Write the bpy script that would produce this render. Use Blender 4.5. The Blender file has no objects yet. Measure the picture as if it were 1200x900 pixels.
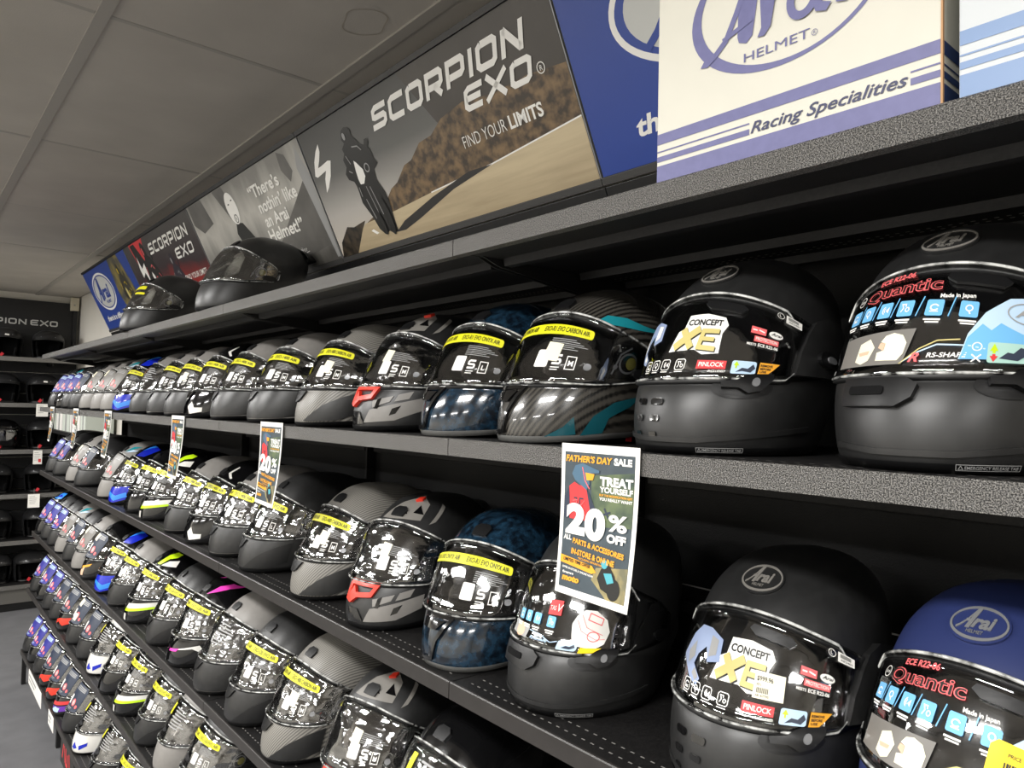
import bpy, bmesh, math, random
import numpy as np
from mathutils import Vector, Matrix
from mathutils.geometry import tessellate_polygon
S = bpy.context.scene
COL = S.collection
random.seed(7)
CZ = 1.9                                   # height of the lens above the floor

# ---------------------------------------------------------------- camera, world, lamps, exposure
def make_camera():
    yaw, pitch, roll, f = 0.6998, 0.0347, 0.0221, 856.08
    fw = Vector((math.sin(yaw)*math.cos(pitch), math.cos(yaw)*math.cos(pitch), math.sin(pitch)))
    r = Vector((math.cos(yaw), -math.sin(yaw), 0)); u = r.cross(fw)
    c, s = math.cos(roll), math.sin(roll)
    r2 = c*r+s*u; u2 = -s*r+c*u
    cd = bpy.data.cameras.new('camera'); cam = bpy.data.objects.new('camera', cd); COL.objects.link(cam)
    cd.sensor_fit = 'HORIZONTAL'; cd.sensor_width = 36; cd.lens = f/1200*36; cd.clip_start = .02
    m = Matrix((r2, u2, -fw)).transposed().to_4x4(); m.translation = (0, 0, CZ)
    cam.matrix_world = m
    S.camera = cam
make_camera()
W = bpy.data.worlds.new('world'); S.world = W; W.use_nodes = True
W.node_tree.nodes['Background'].inputs[0].default_value = (.78, .80, .85, 1)
W.node_tree.nodes['Background'].inputs[1].default_value = .05
def ceiling_lamp(x, y, power, sx=.28, sy=1.15):
    l = bpy.data.lights.new('ceiling_lamp', 'AREA'); l.shape = 'RECTANGLE'; l.size = sx; l.size_y = sy
    l.energy = power; l.color = (1, .985, .96)
    o = bpy.data.objects.new('ceiling_lamp', l); COL.objects.link(o); o.location = (x, y, CZ+.985)
for yy in (-2.1, .3, 2.7, 5.1, 7.4):
    ceiling_lamp(-.92, yy, 44)
    ceiling_lamp(-3.3, yy, 44)
S.view_settings.view_transform = 'Standard'; S.view_settings.look = 'None'
S.view_settings.gamma = 1; S.view_settings.exposure = 0.75; S.view_settings.use_curve_mapping = False

# ---------------------------------------------------------------- materials
MATS = {}
def srgb(h):
    if isinstance(h, str):
        h = h.lstrip('#'); v = [int(h[i:i+2], 16)/255 for i in (0, 2, 4)]
    else: v = h
    return tuple(((c/12.92) if c <= .04045 else ((c+.055)/1.055)**2.4) for c in v)+(1,)
def mat(name, col, rough=.5, metal=0, noise=0, nscale=30, bump=0, bscale=200, coat=0, col2=None, spec=.5):
    if name in MATS: return MATS[name]
    m = bpy.data.materials.new(name); m.use_nodes = True; MATS[name] = m
    nt = m.node_tree; b = nt.nodes['Principled BSDF']
    b.inputs['Base Color'].default_value = srgb(col); b.inputs['Roughness'].default_value = rough
    b.inputs['Metallic'].default_value = metal; b.inputs['Coat Weight'].default_value = coat
    b.inputs['Coat Roughness'].default_value = .04; b.inputs['Specular IOR Level'].default_value = spec
    tc = nt.nodes.new('ShaderNodeTexCoord')
    if noise or col2:
        n = nt.nodes.new('ShaderNodeTexNoise'); n.inputs['Scale'].default_value = nscale; n.inputs['Detail'].default_value = 4
        nt.links.new(tc.outputs['Object'], n.inputs['Vector'])
        mx = nt.nodes.new('ShaderNodeMix'); mx.data_type = 'RGBA'
        c = srgb(col)
        mx.inputs['A'].default_value = c
        mx.inputs['B'].default_value = srgb(col2) if col2 else tuple(min(1, x*(1+noise)+noise*.02) for x in c[:3])+(1,)
        rp = nt.nodes.new('ShaderNodeValToRGB'); rp.color_ramp.elements[0].position = .38; rp.color_ramp.elements[1].position = .64
        nt.links.new(n.outputs['Fac'], rp.inputs[0]); nt.links.new(rp.outputs[0], mx.inputs['Factor'])
        nt.links.new(mx.outputs['Result'], b.inputs['Base Color'])
    if bump:
        n = nt.nodes.new('ShaderNodeTexNoise'); n.inputs['Scale'].default_value = bscale; n.inputs['Detail'].default_value = 3
        nt.links.new(tc.outputs['Object'], n.inputs['Vector'])
        bp = nt.nodes.new('ShaderNodeBump'); bp.inputs['Strength'].default_value = bump; bp.inputs['Distance'].default_value = .002
        nt.links.new(n.outputs['Fac'], bp.inputs['Height']); nt.links.new(bp.outputs[0], b.inputs['Normal'])
    return m
def print_mat(name, col):      # flat print or paper
    return mat(name, col, rough=.45)
def stripes_mat(name, c1, c2, rough, coat, scale=95, direction=(0, .55, 1)):
    if name in MATS: return MATS[name]
    m = mat(name, c1, rough, coat=coat); nt = m.node_tree; b = nt.nodes['Principled BSDF']
    tc = nt.nodes['Texture Coordinate']
    mp = nt.nodes.new('ShaderNodeMapping'); mp.inputs['Rotation'].default_value = (math.radians(56), 0, 0)
    w = nt.nodes.new('ShaderNodeTexWave'); w.inputs['Scale'].default_value = scale; w.bands_direction = 'Z'
    w.inputs['Distortion'].default_value = .25; w.inputs['Detail'].default_value = 2
    w2 = nt.nodes.new('ShaderNodeTexWave'); w2.inputs['Scale'].default_value = scale*4; w2.bands_direction = 'Y'
    mul = nt.nodes.new('ShaderNodeMath'); mul.operation = 'MULTIPLY_ADD'; mul.inputs[1].default_value = .25
    mx = nt.nodes.new('ShaderNodeMix'); mx.data_type = 'RGBA'
    mx.inputs['A'].default_value = srgb(c1); mx.inputs['B'].default_value = srgb(c2)
    nt.links.new(tc.outputs['Object'], mp.inputs[0]); nt.links.new(mp.outputs[0], w.inputs['Vector']); nt.links.new(tc.outputs['Object'], w2.inputs['Vector'])
    nt.links.new(w2.outputs['Fac'], mul.inputs[0]); nt.links.new(w.outputs['Fac'], mul.inputs[2])
    nt.links.new(mul.outputs[0], mx.inputs['Factor']); nt.links.new(mx.outputs['Result'], b.inputs['Base Color'])
    return m
def clear_mat(name, crinkle, gloss=.16, tint=(1, 1, 1), rough=.03, scale=34, frost=0):
    if name in MATS: return MATS[name]
    m = bpy.data.materials.new(name); m.use_nodes = True; MATS[name] = m
    nt = m.node_tree; nt.nodes.clear()
    out = nt.nodes.new('ShaderNodeOutputMaterial'); mix = nt.nodes.new('ShaderNodeMixShader')
    tr = nt.nodes.new('ShaderNodeBsdfTransparent'); tr.inputs[0].default_value = tint+(1,)
    gl = nt.nodes.new('ShaderNodeBsdfGlossy'); gl.inputs['Roughness'].default_value = rough
    lw = nt.nodes.new('ShaderNodeLayerWeight'); lw.inputs['Blend'].default_value = .32
    mr = nt.nodes.new('ShaderNodeMapRange'); mr.inputs['To Min'].default_value = gloss*.45; mr.inputs['To Max'].default_value = .95
    mr.inputs['From Max'].default_value = 1.0
    nt.links.new(lw.outputs['Fresnel'], mr.inputs['Value']); nt.links.new(mr.outputs[0], mix.inputs[0])
    nt.links.new(tr.outputs[0], mix.inputs[1]); nt.links.new(gl.outputs[0], mix.inputs[2]); nt.links.new(mix.outputs[0], out.inputs[0])
    if crinkle:
        tc = nt.nodes.new('ShaderNodeTexCoord'); mp = nt.nodes.new('ShaderNodeMapping')
        mp.inputs['Scale'].default_value = (1, 1, 1.7); mp.inputs['Rotation'].default_value = (.7, .2, 0)
        n = nt.nodes.new('ShaderNodeTexVoronoi'); n.inputs['Scale'].default_value = scale; n.feature = 'SMOOTH_F1'
        n2 = nt.nodes.new('ShaderNodeTexNoise'); n2.inputs['Scale'].default_value = scale*.6; n2.inputs['Detail'].default_value = 3
        ad = nt.nodes.new('ShaderNodeMath'); ad.operation = 'ADD'
        bp = nt.nodes.new('ShaderNodeBump'); bp.inputs['Strength'].default_value = crinkle; bp.inputs['Distance'].default_value = .02
        nt.links.new(tc.outputs['Object'], mp.inputs[0]); nt.links.new(mp.outputs[0], n.inputs['Vector']); nt.links.new(mp.outputs[0], n2.inputs['Vector'])
        nt.links.new(n.outputs['Distance'], ad.inputs[0]); nt.links.new(n2.outputs['Fac'], ad.inputs[1])
        nt.links.new(ad.outputs[0], bp.inputs['Height']); nt.links.new(bp.outputs[0], gl.inputs['Normal'])
    return m

# ---------------------------------------------------------------- object helpers
def obj(name, me, m=None, parent=None, loc=(0, 0, 0)):
    o = bpy.data.objects.new(name, me); COL.objects.link(o); o.location = loc
    if parent: o.parent = parent
    if m is not None and me is not None:
        if not me.materials: me.materials.append(None)
        o.material_slots[0].link = 'OBJECT'; o.material_slots[0].material = m
    return o
def thing(name, label, cat, loc=(0, 0, 0), rotz=0, group=None, kind=None):
    o = bpy.data.objects.new(name, None); COL.objects.link(o); o.location = loc; o.rotation_euler = (0, 0, rotz)
    o.empty_display_size = .05
    o['label'] = label; o['category'] = cat
    if group: o['group'] = group
    if kind: o['kind'] = kind
    return o
def mesh(verts, faces, name='mesh', smooth=False):
    me = bpy.data.meshes.new(name); me.from_pydata([tuple(v) for v in verts], [], faces)
    if smooth:
        me.polygons.foreach_set('use_smooth', [True]*len(me.polygons))
    me.update(); return me
def box_me(x0, x1, y0, y1, z0, z1, bev=0, name='mesh'):
    bm = bmesh.new(); bmesh.ops.create_cube(bm, size=1)
    for v in bm.verts:
        v.co = Vector((x0+(v.co.x+.5)*(x1-x0), y0+(v.co.y+.5)*(y1-y0), z0+(v.co.z+.5)*(z1-z0)))
    if bev: bmesh.ops.bevel(bm, geom=bm.edges[:], offset=bev, segments=2, affect='EDGES', profile=.6)
    me = bpy.data.meshes.new(name); bm.to_mesh(me); bm.free(); return me
def box(name, x0, x1, y0, y1, z0, z1, m, parent=None, bev=0):
    return obj(name, box_me(x0, x1, y0, y1, z0, z1, bev), m, parent)
def struct(o): o['kind'] = 'structure'; return o

# ---------------------------------------------------------------- flat print: 2D triangles laid on a surface
_tc = {}
def text_tris(s, bold=0):
    k = (s, bold)
    if k not in _tc:
        cu = bpy.data.curves.new('t', 'FONT'); cu.body = s; cu.size = 1; cu.resolution_u = 6 if len(s) == 1 else 3; cu.offset = bold
        cu.fill_mode = 'FRONT'
        ob = bpy.data.objects.new('t', cu); COL.objects.link(ob)
        dg = bpy.context.evaluated_depsgraph_get(); dg.update()
        me = bpy.data.meshes.new_from_object(ob.evaluated_get(dg))
        me.calc_loop_triangles()
        vs = [(v.co.x, v.co.y) for v in me.vertices]
        tr = [tuple(vs[i] for i in t.vertices) for t in me.loop_triangles]
        bpy.data.objects.remove(ob); bpy.data.curves.remove(cu); bpy.data.meshes.remove(me)
        _tc[k] = tr
    return _tc[k]
CAP = .69
def T(s, x, y, h, w=None, shear=0, bold=.0, align='L', rot=0):
    """lettering: baseline start x, y, capital height h, optional total width w"""
    tr = text_tris(s, bold)
    if not tr: return []
    xs = [p[0] for t in tr for p in t]; x0, x1 = min(xs), max(xs)
    k = h/CAP; kx = (w/(x1-x0)) if w else k
    ww = (x1-x0)*kx
    ox = x-(ww/2 if align == 'C' else ww if align == 'R' else 0)
    out = [tuple((ox+(px-x0)*kx+py*k*shear, y+py*k) for px, py in t) for t in tr]
    if rot: out = rotd(out, x, y, rot)
    return out
def rotd(tr, x, y, a):
    c, s = math.cos(a), math.sin(a)
    return [t if t is NL else tuple((x+(px-x)*c-(py-y)*s, y+(px-x)*s+(py-y)*c) for px, py in t) for t in tr]
NL = ()            # marks the start of a new printed layer, a hair above the last
def poly(pts):
    v = [Vector((p[0], p[1], 0)) for p in pts]
    return [tuple(tuple(pts[i]) for i in t) for t in tessellate_polygon([v])]
def rect(x0, y0, x1, y1): return [((x0, y0), (x1, y0), (x1, y1)), ((x0, y0), (x1, y1), (x0, y1))]
def rrect(x0, y0, x1, y1, r):
    pts = []
    for cx, cy, a0 in ((x1-r, y1-r, 0), (x0+r, y1-r, 90), (x0+r, y0+r, 180), (x1-r, y0+r, 270)):
        for k in range(4):
            a = math.radians(a0+k*30); pts.append((cx+r*math.cos(a), cy+r*math.sin(a)))
    return poly(pts)
def ell(cx, cy, a, b, n=28, rot=0): 
    t = poly([(cx+a*math.cos(2*math.pi*k/n), cy+b*math.sin(2*math.pi*k/n)) for k in range(n)])
    return rotd(t, cx, cy, rot) if rot else t
def ring(cx, cy, a, b, w, n=36, a0=0, a1=360, rot=0):
    out = []; ps = []
    for k in range(n+1):
        t = math.radians(a0+(a1-a0)*k/n); ps.append(((cx+a*math.cos(t), cy+b*math.sin(t)), (cx+(a-w)*math.cos(t), cy+(b-w)*math.sin(t))))
    for k in range(n):
        A, B = ps[k]; C, D = ps[k+1]; out += [(A, C, D), (A, D, B)]
    return rotd(out, cx, cy, rot) if rot else out
def stroke(pts, w, closed=False):
    """mitred constant-width line"""
    P = [Vector(p) for p in pts]; n = len(P); L = []; R = []
    for i in range(n):
        a = P[(i-1) % n] if (closed or i > 0) else None; c = P[(i+1) % n] if (closed or i < n-1) else None
        d1 = (P[i]-a).normalized() if a is not None else None; d2 = (c-P[i]).normalized() if c is not None else None
        if d1 is None: d1 = d2
        if d2 is None: d2 = d1
        t = (d1+d2); t = t.normalized() if t.length > 1e-6 else d1
        nn = Vector((-t.y, t.x)); k = 1/max(.45, nn.dot(Vector((-d1.y, d1.x))))
        L.append(P[i]+nn*w/2*k); R.append(P[i]-nn*w/2*k)
    out = []
    for i in range(n if closed else n-1):
        j = (i+1) % n
        out += [(tuple(R[i]), tuple(R[j]), tuple(L[j])), (tuple(R[i]), tuple(L[j]), tuple(L[i]))]
    return out
TECH = {'S': [[(1, .9), (.25, .9), (.09, .78), (.09, .55), (.2, .5), (.82, .5), (.93, .4), (.93, .22), (.8, .1), (0, .1)]],
 'C': [[(1, .9), (.25, .9), (.09, .78), (.09, .22), (.22, .1), (1, .1)]],
 'O': [[(.22, .9), (.8, .9), (.92, .8), (.92, .22), (.8, .1), (.22, .1), (.09, .22), (.09, .8), (.22, .9)]],
 'R': [[(.09, 0), (.09, .9), (.82, .9), (.92, .8), (.92, .5), (.82, .4), (.15, .4)], [(.5, .42), (.92, 0)]],
 'P': [[(.09, 0), (.09, .9), (.82, .9), (.92, .8), (.92, .46), (.82, .36), (.15, .36)]],
 'I': [[(.12, 0), (.12, 1)]], 'N': [[(.1, 0), (.1, .97)], [(.1, .92), (.9, .08)], [(.9, 0), (.9, 1)]],
 'E': [[(1, .9), (.25, .9), (.09, .78), (.09, .22), (.22, .1), (.97, .1)], [(.1, .5), (.9, .5)]],
 'X': [[(0, 0), (1, 1)], [(0, 1), (1, 0)]]}
def tech(s, x, y, h, w, shear=.25, wt=.2):
    units = sum(.42 if c == 'I' else 1.22 for c in s)-.22
    u = w/units; cx = x; out = []
    for c in s:
        for st in TECH[c]:
            pts = [(p[0]*u*(1 if c != 'I' else 1), p[1]*h) for p in st]
            for t in stroke(pts, wt*h*.9): out.append(tuple((cx+px+py*shear, y+py) for px, py in t))
        cx += u*(.42 if c == 'I' else 1.22)
    return out
def arai(cx, cy, w, h, k=1):
    """script maker's mark: lettering with a swash"""
    t = T('rai', cx-.17*w, cy-.28*h, .50*h, w=.62*w, shear=.32, bold=.035)
    t += [NL]+stroke([(cx-.62*w, cy-.42*h), (cx-.52*w, cy-.30*h), (cx-.36*w, cy-.02*h), (cx-.20*w, cy+.50*h)], .05*w)
    t += [NL]+poly([(cx-.22*w, cy+.55*h), (cx-.08*w, cy+.55*h), (cx-.20*w, cy-.36*h), (cx-.34*w, cy-.36*h)])
    t += [NL]+rect(cx-.42*w, cy-.10*h, cx-.22*w, cy+.0*h)
    return t
def split(tris, mx):
    st = list(tris); out = []
    while st:
        t = st.pop(0) if st[0] is NL else st.pop(0)
        if t is NL: out.append(t); continue
        e = [math.dist(t[i], t[(i+1) % 3]) for i in range(3)]; m = max(e)
        if m <= mx: out.append(t); continue
        i = e.index(m); a, b, c = t[i], t[(i+1) % 3], t[(i+2) % 3]; q = ((a[0]+b[0])/2, (a[1]+b[1])/2)
        st[0:0] = [(a, q, c), (q, b, c)]
    return out
LAY = .00025
def tri_mesh(tris, f, name='print', mx=None, thick=0, g=None):
    """f(x, y, off) -> point. thick>0 closes the sheet into a thin solid"""
    if mx: tris = split(tris, mx)
    idx = {}; vs = []; F = []; lay = 0
    for t in tris:
        if t is NL: lay += 1; continue
        ar = (t[1][0]-t[0][0])*(t[2][1]-t[0][1])-(t[2][0]-t[0][0])*(t[1][1]-t[0][1])
        if abs(ar) < 1e-14: continue
        q = []
        for p in (t if ar > 0 else (t[0], t[2], t[1])):
            k = (round(p[0], 6), round(p[1], 6), lay)
            if k not in idx: idx[k] = len(vs); vs.append(k)
            q.append(idx[k])
        if len(set(q)) == 3: F.append(tuple(q))
    n = len(vs); V = [f(x, y, thick) for x, y, l in vs]
    nf = len(F)
    if thick:
        ed = {}
        for a, b, c in F:
            for e in ((a, b), (b, c), (c, a)): ed[e] = 1
        for a, b in [e for e in ed if (e[1], e[0]) not in ed]:
            k = len(V); V += [f(*vs[a][:2], thick), f(*vs[a][:2], 0), f(*vs[b][:2], 0), f(*vs[b][:2], thick)]; F.append((k, k+1, k+2, k+3))
    elif lay:
        V = [f(x, y, LAY*l) for x, y, l in vs]
    me = mesh(V, F, name)
    me.polygons.foreach_set('use_smooth', [i < nf for i in range(len(me.polygons))])
    return me

# ---------------------------------------------------------------- helmet surface
# rows: z, front reach, back reach, half width (metres, helmet faces -X, stands on z=0)
PROF = {
 'sport': dict(rows=[(0, .150, .088, .098), (.012, .156, .094, .103), (.045, .159, .112, .108), (.085, .152, .135, .112), (.098, .143, .145, .113),
    (.135, .132, .165, .112), (.175, .117, .170, .108), (.202, .100, .163, .098), (.226, .079, .142, .082), (.244, .053, .105, .060), (.254, .024, .055, .032), (.257, 0, 0, 0)],
    n=2.25, H=.257, zl=.090, zh=.196, tilt=.020, s=1.075, k=.19, c=.157),
 'round': dict(rows=[(0, .138, .1, .102), (.012, .147, .106, .108), (.05, .153, .118, .115), (.083, .148, .134, .118), (.094, .138, .142, .117),
    (.14, .127, .160, .113), (.175, .114, .164, .105), (.205, .097, .158, .096), (.228, .077, .139, .081), (.247, .052, .103, .060), (.258, .025, .057, .034), (.2625, 0, 0, 0)],
    n=2.05, H=.2625, zl=.089, zh=.192, tilt=.004, s=1.11, k=.20, c=.162),
 'open': dict(rows=[(0, .060, .100, .100), (.012, .075, .106, .108), (.05, .100, .118, .116), (.085, .118, .134, .120), (.10, .124, .140, .122),
    (.14, .134, .149, .124), (.175, .128, .148, .120), (.200, .111, .139, .109), (.222, .085, .119, .090), (.238, .055, .088, .064), (.2475, .024, .048, .034), (.25, 0, 0, 0)],
    n=2.05, H=.25, zl=.03, zh=.165, tilt=.0, s=1.08, k=0, c=.15)}
def _prep(P):
    R = np.array(P['rows']); n = len(R)
    arc = [0]
    for i in range(1, n): arc.append(arc[-1]+math.hypot(R[i, 0]-R[i-1, 0], R[i, 1]-R[i-1, 1]))
    arc = np.array(arc); P['arc'] = arc
    # slopes for a monotone-ish cubic
    d = np.zeros_like(R)
    for i in range(1, n-1): d[i] = (R[i+1]-R[i-1])/(arc[i+1]-arc[i-1])
    d[0] = (R[1]-R[0])/(arc[1]-arc[0]); d[-1] = (R[-1]-R[-2])/(arc[-1]-arc[-2])
    P['R'], P['d'] = R, d
    P['top'] = arc[-1]
    P['pl'] = float(np.interp(P['zl'], R[:, 0], arc)); P['ph'] = float(np.interp(P['zh'], R[:, 0], arc))
for _p in PROF.values(): _prep(_p)
def prow(P, p):
    a = P['arc']; p = min(max(p, 0), a[-1]); i = min(int(np.searchsorted(a, p, side='right'))-1, len(a)-2)
    h = a[i+1]-a[i]; t = (p-a[i])/h
    return ((2*t**3-3*t*t+1)*P['R'][i]+(t**3-2*t*t+t)*h*P['d'][i]+(-2*t**3+3*t*t)*P['R'][i+1]+(t**3-t*t)*h*P['d'][i+1])
def hs0(P, th, p):
    z, xf, xb, b = prow(P, p)
    xf = max(xf, 0); xb = max(xb, 0); b = max(b, 0)
    c, s = math.cos(th), math.sin(th); e = 2/P['n']
    cc = math.copysign(abs(c)**e, c); ss = math.copysign(abs(s)**e, s)
    zz = z+P['tilt']*max(0, 1-z/.11)*(1-c)/2
    return Vector((-(xf if c > 0 else xb)*cc+P['k']*z, -b*ss, zz))
def hs(P, th, p, off=0.0):
    """point on the helmet at azimuth th (0 = front, + = viewer's right), arc height p"""
    q = hs0(P, th, p)
    if off:
        e = .004
        p0 = min(max(p, e), P['top']-2*e)
        a = hs0(P, th+.03, p0)-hs0(P, th-.03, p0); b = hs0(P, th, p0+e)-hs0(P, th, p0-e)
        nn = b.cross(a)
        if nn.length > 1e-12:
            nn.normalize()
            if nn.dot(Vector((q.x-.03, q.y, (q.z-.11)))) < 0: nn = -nn
            q = q+nn*off
    return q*P['s']
def sm(x, a, b):
    t = min(max((x-a)/(b-a), 0), 1); return t*t*(3-2*t)
def pL(P, th):      # lower edge of the eye port
    t = abs(math.degrees(th)); return P['pl']+(.012 if P is not PROF['open'] else .03)*sm(t, 55, 100)
def pH(P, th):
    t = min(abs(th), 1.75); return P['ph']-(.060 if P is not PROF['open'] else .02)*(1-math.cos(t))
def vb(P, x, y):
    """rows printed on a visor follow its drooping upper edge"""
    t = min(max((y-P['pl'])/(P['ph']-P['pl']), 0), 1); return y-t*(P['ph']-pH(P, x/.135))
NT = 56
_cache = {}
def cached(fn):
    def w(*a):
        k = (fn.__name__,)+a
        if k not in _cache: _cache[k] = fn(*a)
        return _cache[k]
    return w
@cached
def shell_me(kind):
    P = PROF[kind]; lo, mid, hi = 9, 6, 14; thp = math.radians(63 if kind != 'open' else 66); ths = [2*math.pi*k/NT for k in range(NT)]
    V = []; F = []; nr = lo+mid+hi
    for j in range(nr):
        for th in ths:
            t = th if th <= math.pi else th-2*math.pi
            a, b = pL(P, t), pH(P, t)
            if j <= lo: p = a*j/lo
            elif j <= lo+mid: p = a+(b-a)*(j-lo)/mid
            else: p = b+(P['top']-b)*(j-lo-mid)/hi
            V.append(hs(P, t, p))
    V.append(hs(P, 0, P['top'])); top = len(V)-1
    for j in range(nr-1):
        for k in range(NT):
            k2 = (k+1) % NT; t = (ths[k]+math.pi/NT)
            if t > math.pi: t -= 2*math.pi
            if (lo if kind != 'open' else 0) <= j < lo+mid and abs(t) < thp: continue
            F.append((j*NT+k2, j*NT+k, (j+1)*NT+k, (j+1)*NT+k2))
    for k in range(NT): F.append((((nr-1)*NT)+(k+1) % NT, (nr-1)*NT+k, top))
    # port lip turned inwards
    n0 = len(V)
    def inn(t, p): return hs(P, t, p, -.016)
    ks = [k for k in range(-NT//2, NT//2) if abs(2*math.pi*(k+.5)/NT) < thp]
    for k in ks:
        for jj in ((lo, lo+mid) if kind != 'open' else (lo+mid,)):
            t0, t1 = 2*math.pi*k/NT, 2*math.pi*(k+1)/NT
            f = pL if jj == lo else pH
            i = len(V); V.extend([inn(t0, f(P, t0)), inn(t1, f(P, t1))])
            F.append((jj*NT+k % NT, jj*NT+(k+1) % NT, i+1, i))
    return mesh(V, F, 'shell', True)
@cached
def liner_me(kind):
    P = PROF[kind]; V = []; F = []; n = 24; m = 10
    for j in range(m+1):
        for k in range(n):
            V.append(hs(P, 2*math.pi*k/n, .004+(P['top']-.008)*j/m, -.024 if kind != 'open' else -.03))
    for j in range(m):
        for k in range(n):
            k2 = (k+1) % n; t = (k+.5)/n*360; t = t-360 if t > 180 else t
            if kind == 'open' and j < 6 and abs(t) < 60: continue
            F.append((j*n+k2, j*n+k, (j+1)*n+k, (j+1)*n+k2))
    return mesh(V, F, 'liner', True)
def sheet(P, th0, th1, f0, f1, off, nt=26, npz=8, name='sheet', solid=0.0012):
    V = []; F = []
    for s in (off, off-solid):
        for j in range(npz+1):
            for k in range(nt+1):
                th = th0+(th1-th0)*k/nt; a, b = f0(th), f1(th)
                V.append(hs(P, th, a+(b-a)*j/npz, s))
    m = (nt+1)*(npz+1)
    for j in range(npz):
        for k in range(nt):
            a = j*(nt+1)+k; F.append((a, a+1, a+nt+2, a+nt+1)); F.append((a+m, a+nt+1+m, a+nt+2+m, a+1+m))
    for k in range(nt):
        a = k; F.append((a, a+m, a+1+m, a+1)); a = npz*(nt+1)+k; F.append((a, a+1, a+1+m, a+m))
    for j in range(npz):
        a = j*(nt+1); b = a+nt+1; F.append((a, b, b+m, a+m)); a += nt; b += nt; F.append((a, a+m, b+m, b))
    return mesh(V, F, name, True)
VOFF = {'sport': .0075, 'round': .005, 'open': .006}
@cached
def visor_me(kind):
    P = PROF[kind]; w = math.radians(97)
    def lo(t): return pL(P, t)-.005+.012*sm(abs(t), .93*w, w)
    def hi(t): return pH(P, t)+.009-.012*sm(abs(t), .90*w, w)
    return sheet(P, -w, w, lo, hi, VOFF[kind], 40, 8, 'visor')
@cached
def edge_me(kind):
    """polished cut edge round the clear visor"""
    P = PROF[kind]; w = math.radians(97 if kind == 'sport' else 66); V = []; F = []; N = 60; path = []
    def lo(t): return pL(P, t)-.005+.012*sm(abs(t), .93*w, w)
    def hi(t): return pH(P, t)+.009-.012*sm(abs(t), .90*w, w)
    for k in range(N+1): t = -w+2*w*k/N; path.append((t, lo(t), 1))
    for k in range(N+1): t = w-2*w*k/N; path.append((t, hi(t), -1))
    n = len(path); gap = () if kind == 'sport' else (N, n-1)
    for t, p, s in path:
        wd = .0026 if s > 0 else .0034
        for dp, of in ((0, .0012), (s*wd*.5, .0018), (s*wd, .0006), (0, -.0022)): V.append(hs(P, t, p+dp, VOFF[kind]+of))
    for i in range(n):
        j = (i+1) % n
        if i in gap: continue
        for q in range(4): F.append((i*4+q, j*4+q, j*4+(q+1) % 4, i*4+(q+1) % 4))
    return mesh(V, F, 'edge', True)
@cached
def film_me(kind, deg, a, b):
    P = PROF[kind]; w = math.radians(deg)
    def lo(t): return pL(P, t)+a+.012*sm(abs(t), .85*w, w)
    def hi(t): return pH(P, t)-b-.012*sm(abs(t), .85*w, w)
    return sheet(P, -w, w, lo, hi, VOFF[kind]-.0018, 34, 6, 'film', .0006)
@cached
def gasket_me(kind):
    """rubber edge round the eye port"""
    P = PROF[kind]; V = []; F = []; w = math.radians(65); N = 26; path = []
    for k in range(N+1): t = -w+2*w*k/N; path.append((t, pL(P, t)))
    for k in range(N+1): t = w-2*w*k/N; path.append((t, pH(P, t)))
    n = len(path)
    for t, p in path:
        c = (pL(P, t)+pH(P, t))/2; sg = 1 if p > c else -1
        for dp, of in ((0, .0045), (sg*.007, .0045), (sg*.008, -.002), (-sg*.004, -.010)):
            V.append(hs(P, t, p+dp, of))
    for i in range(n):
        j = (i+1) % n
        for q in range(4):
            F.append((i*4+q, j*4+q, j*4+(q+1) % 4, i*4+(q+1) % 4))
    return mesh(V, F, 'gasket', True)
@cached
def rim_me(kind):
    P = PROF[kind]
    V = []; F = []; n = 40
    for k in range(n):
        t = 2*math.pi*k/n
        for p, of in ((.011, .0012), (.001, .0016), (-.0, -.004), (.006, -.014), (.020, -.016)): V.append(hs(P, t, max(p, 0), of)+Vector((0, 0, -.0005 if p <= .001 else 0)))
    for k in range(n):
        j = (k+1) % n
        for q in range(4): F.append((k*5+q, k*5+q+1, j*5+q+1, j*5+q))
    return mesh(V, F, 'rim', True)
@cached
def neck_me(kind):
    P = PROF[kind]; V = []; F = []; n = 32
    for k in range(n):
        t = 2*math.pi*k/n; q = hs(P, t, .004, -.018); c = hs(P, t, .004, -.050)
        V += [Vector((q.x, q.y, .002)), Vector((q.x, q.y, q.z+.02)), Vector((c.x, c.y, .0))]
    for k in range(n):
        j = (k+1) % n; F += [(k*3, k*3+1, j*3+1, j*3), (k*3+2, k*3, j*3, j*3+2)]
    return mesh(V, F, 'neck_padding', True)
def hmap(P, base, r=.135):
    """decal space: x = arc from the centre line to viewer's right, y = arc height"""
    return lambda x, y, o: hs(P, x/r, vb(P, x, y) if base >= .005 else y, base+o)
def patch(kind, tris, thick=.0035, base=0.0, name='patch', mx=.014):
    P = PROF[kind]; return tri_mesh(tris, hmap(P, base), name, mx, thick)
def decal(kind, tris, base, name='print', mx=.016):
    P = PROF[kind]; return tri_mesh(tris, lambda x, y, o: hs(P, x/.135, vb(P, x, y) if base >= .005 else y, base+o), name, mx)
def pcache(key, fn):
    if key not in _cache: _cache[key] = fn()
    return _cache[key]

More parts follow.
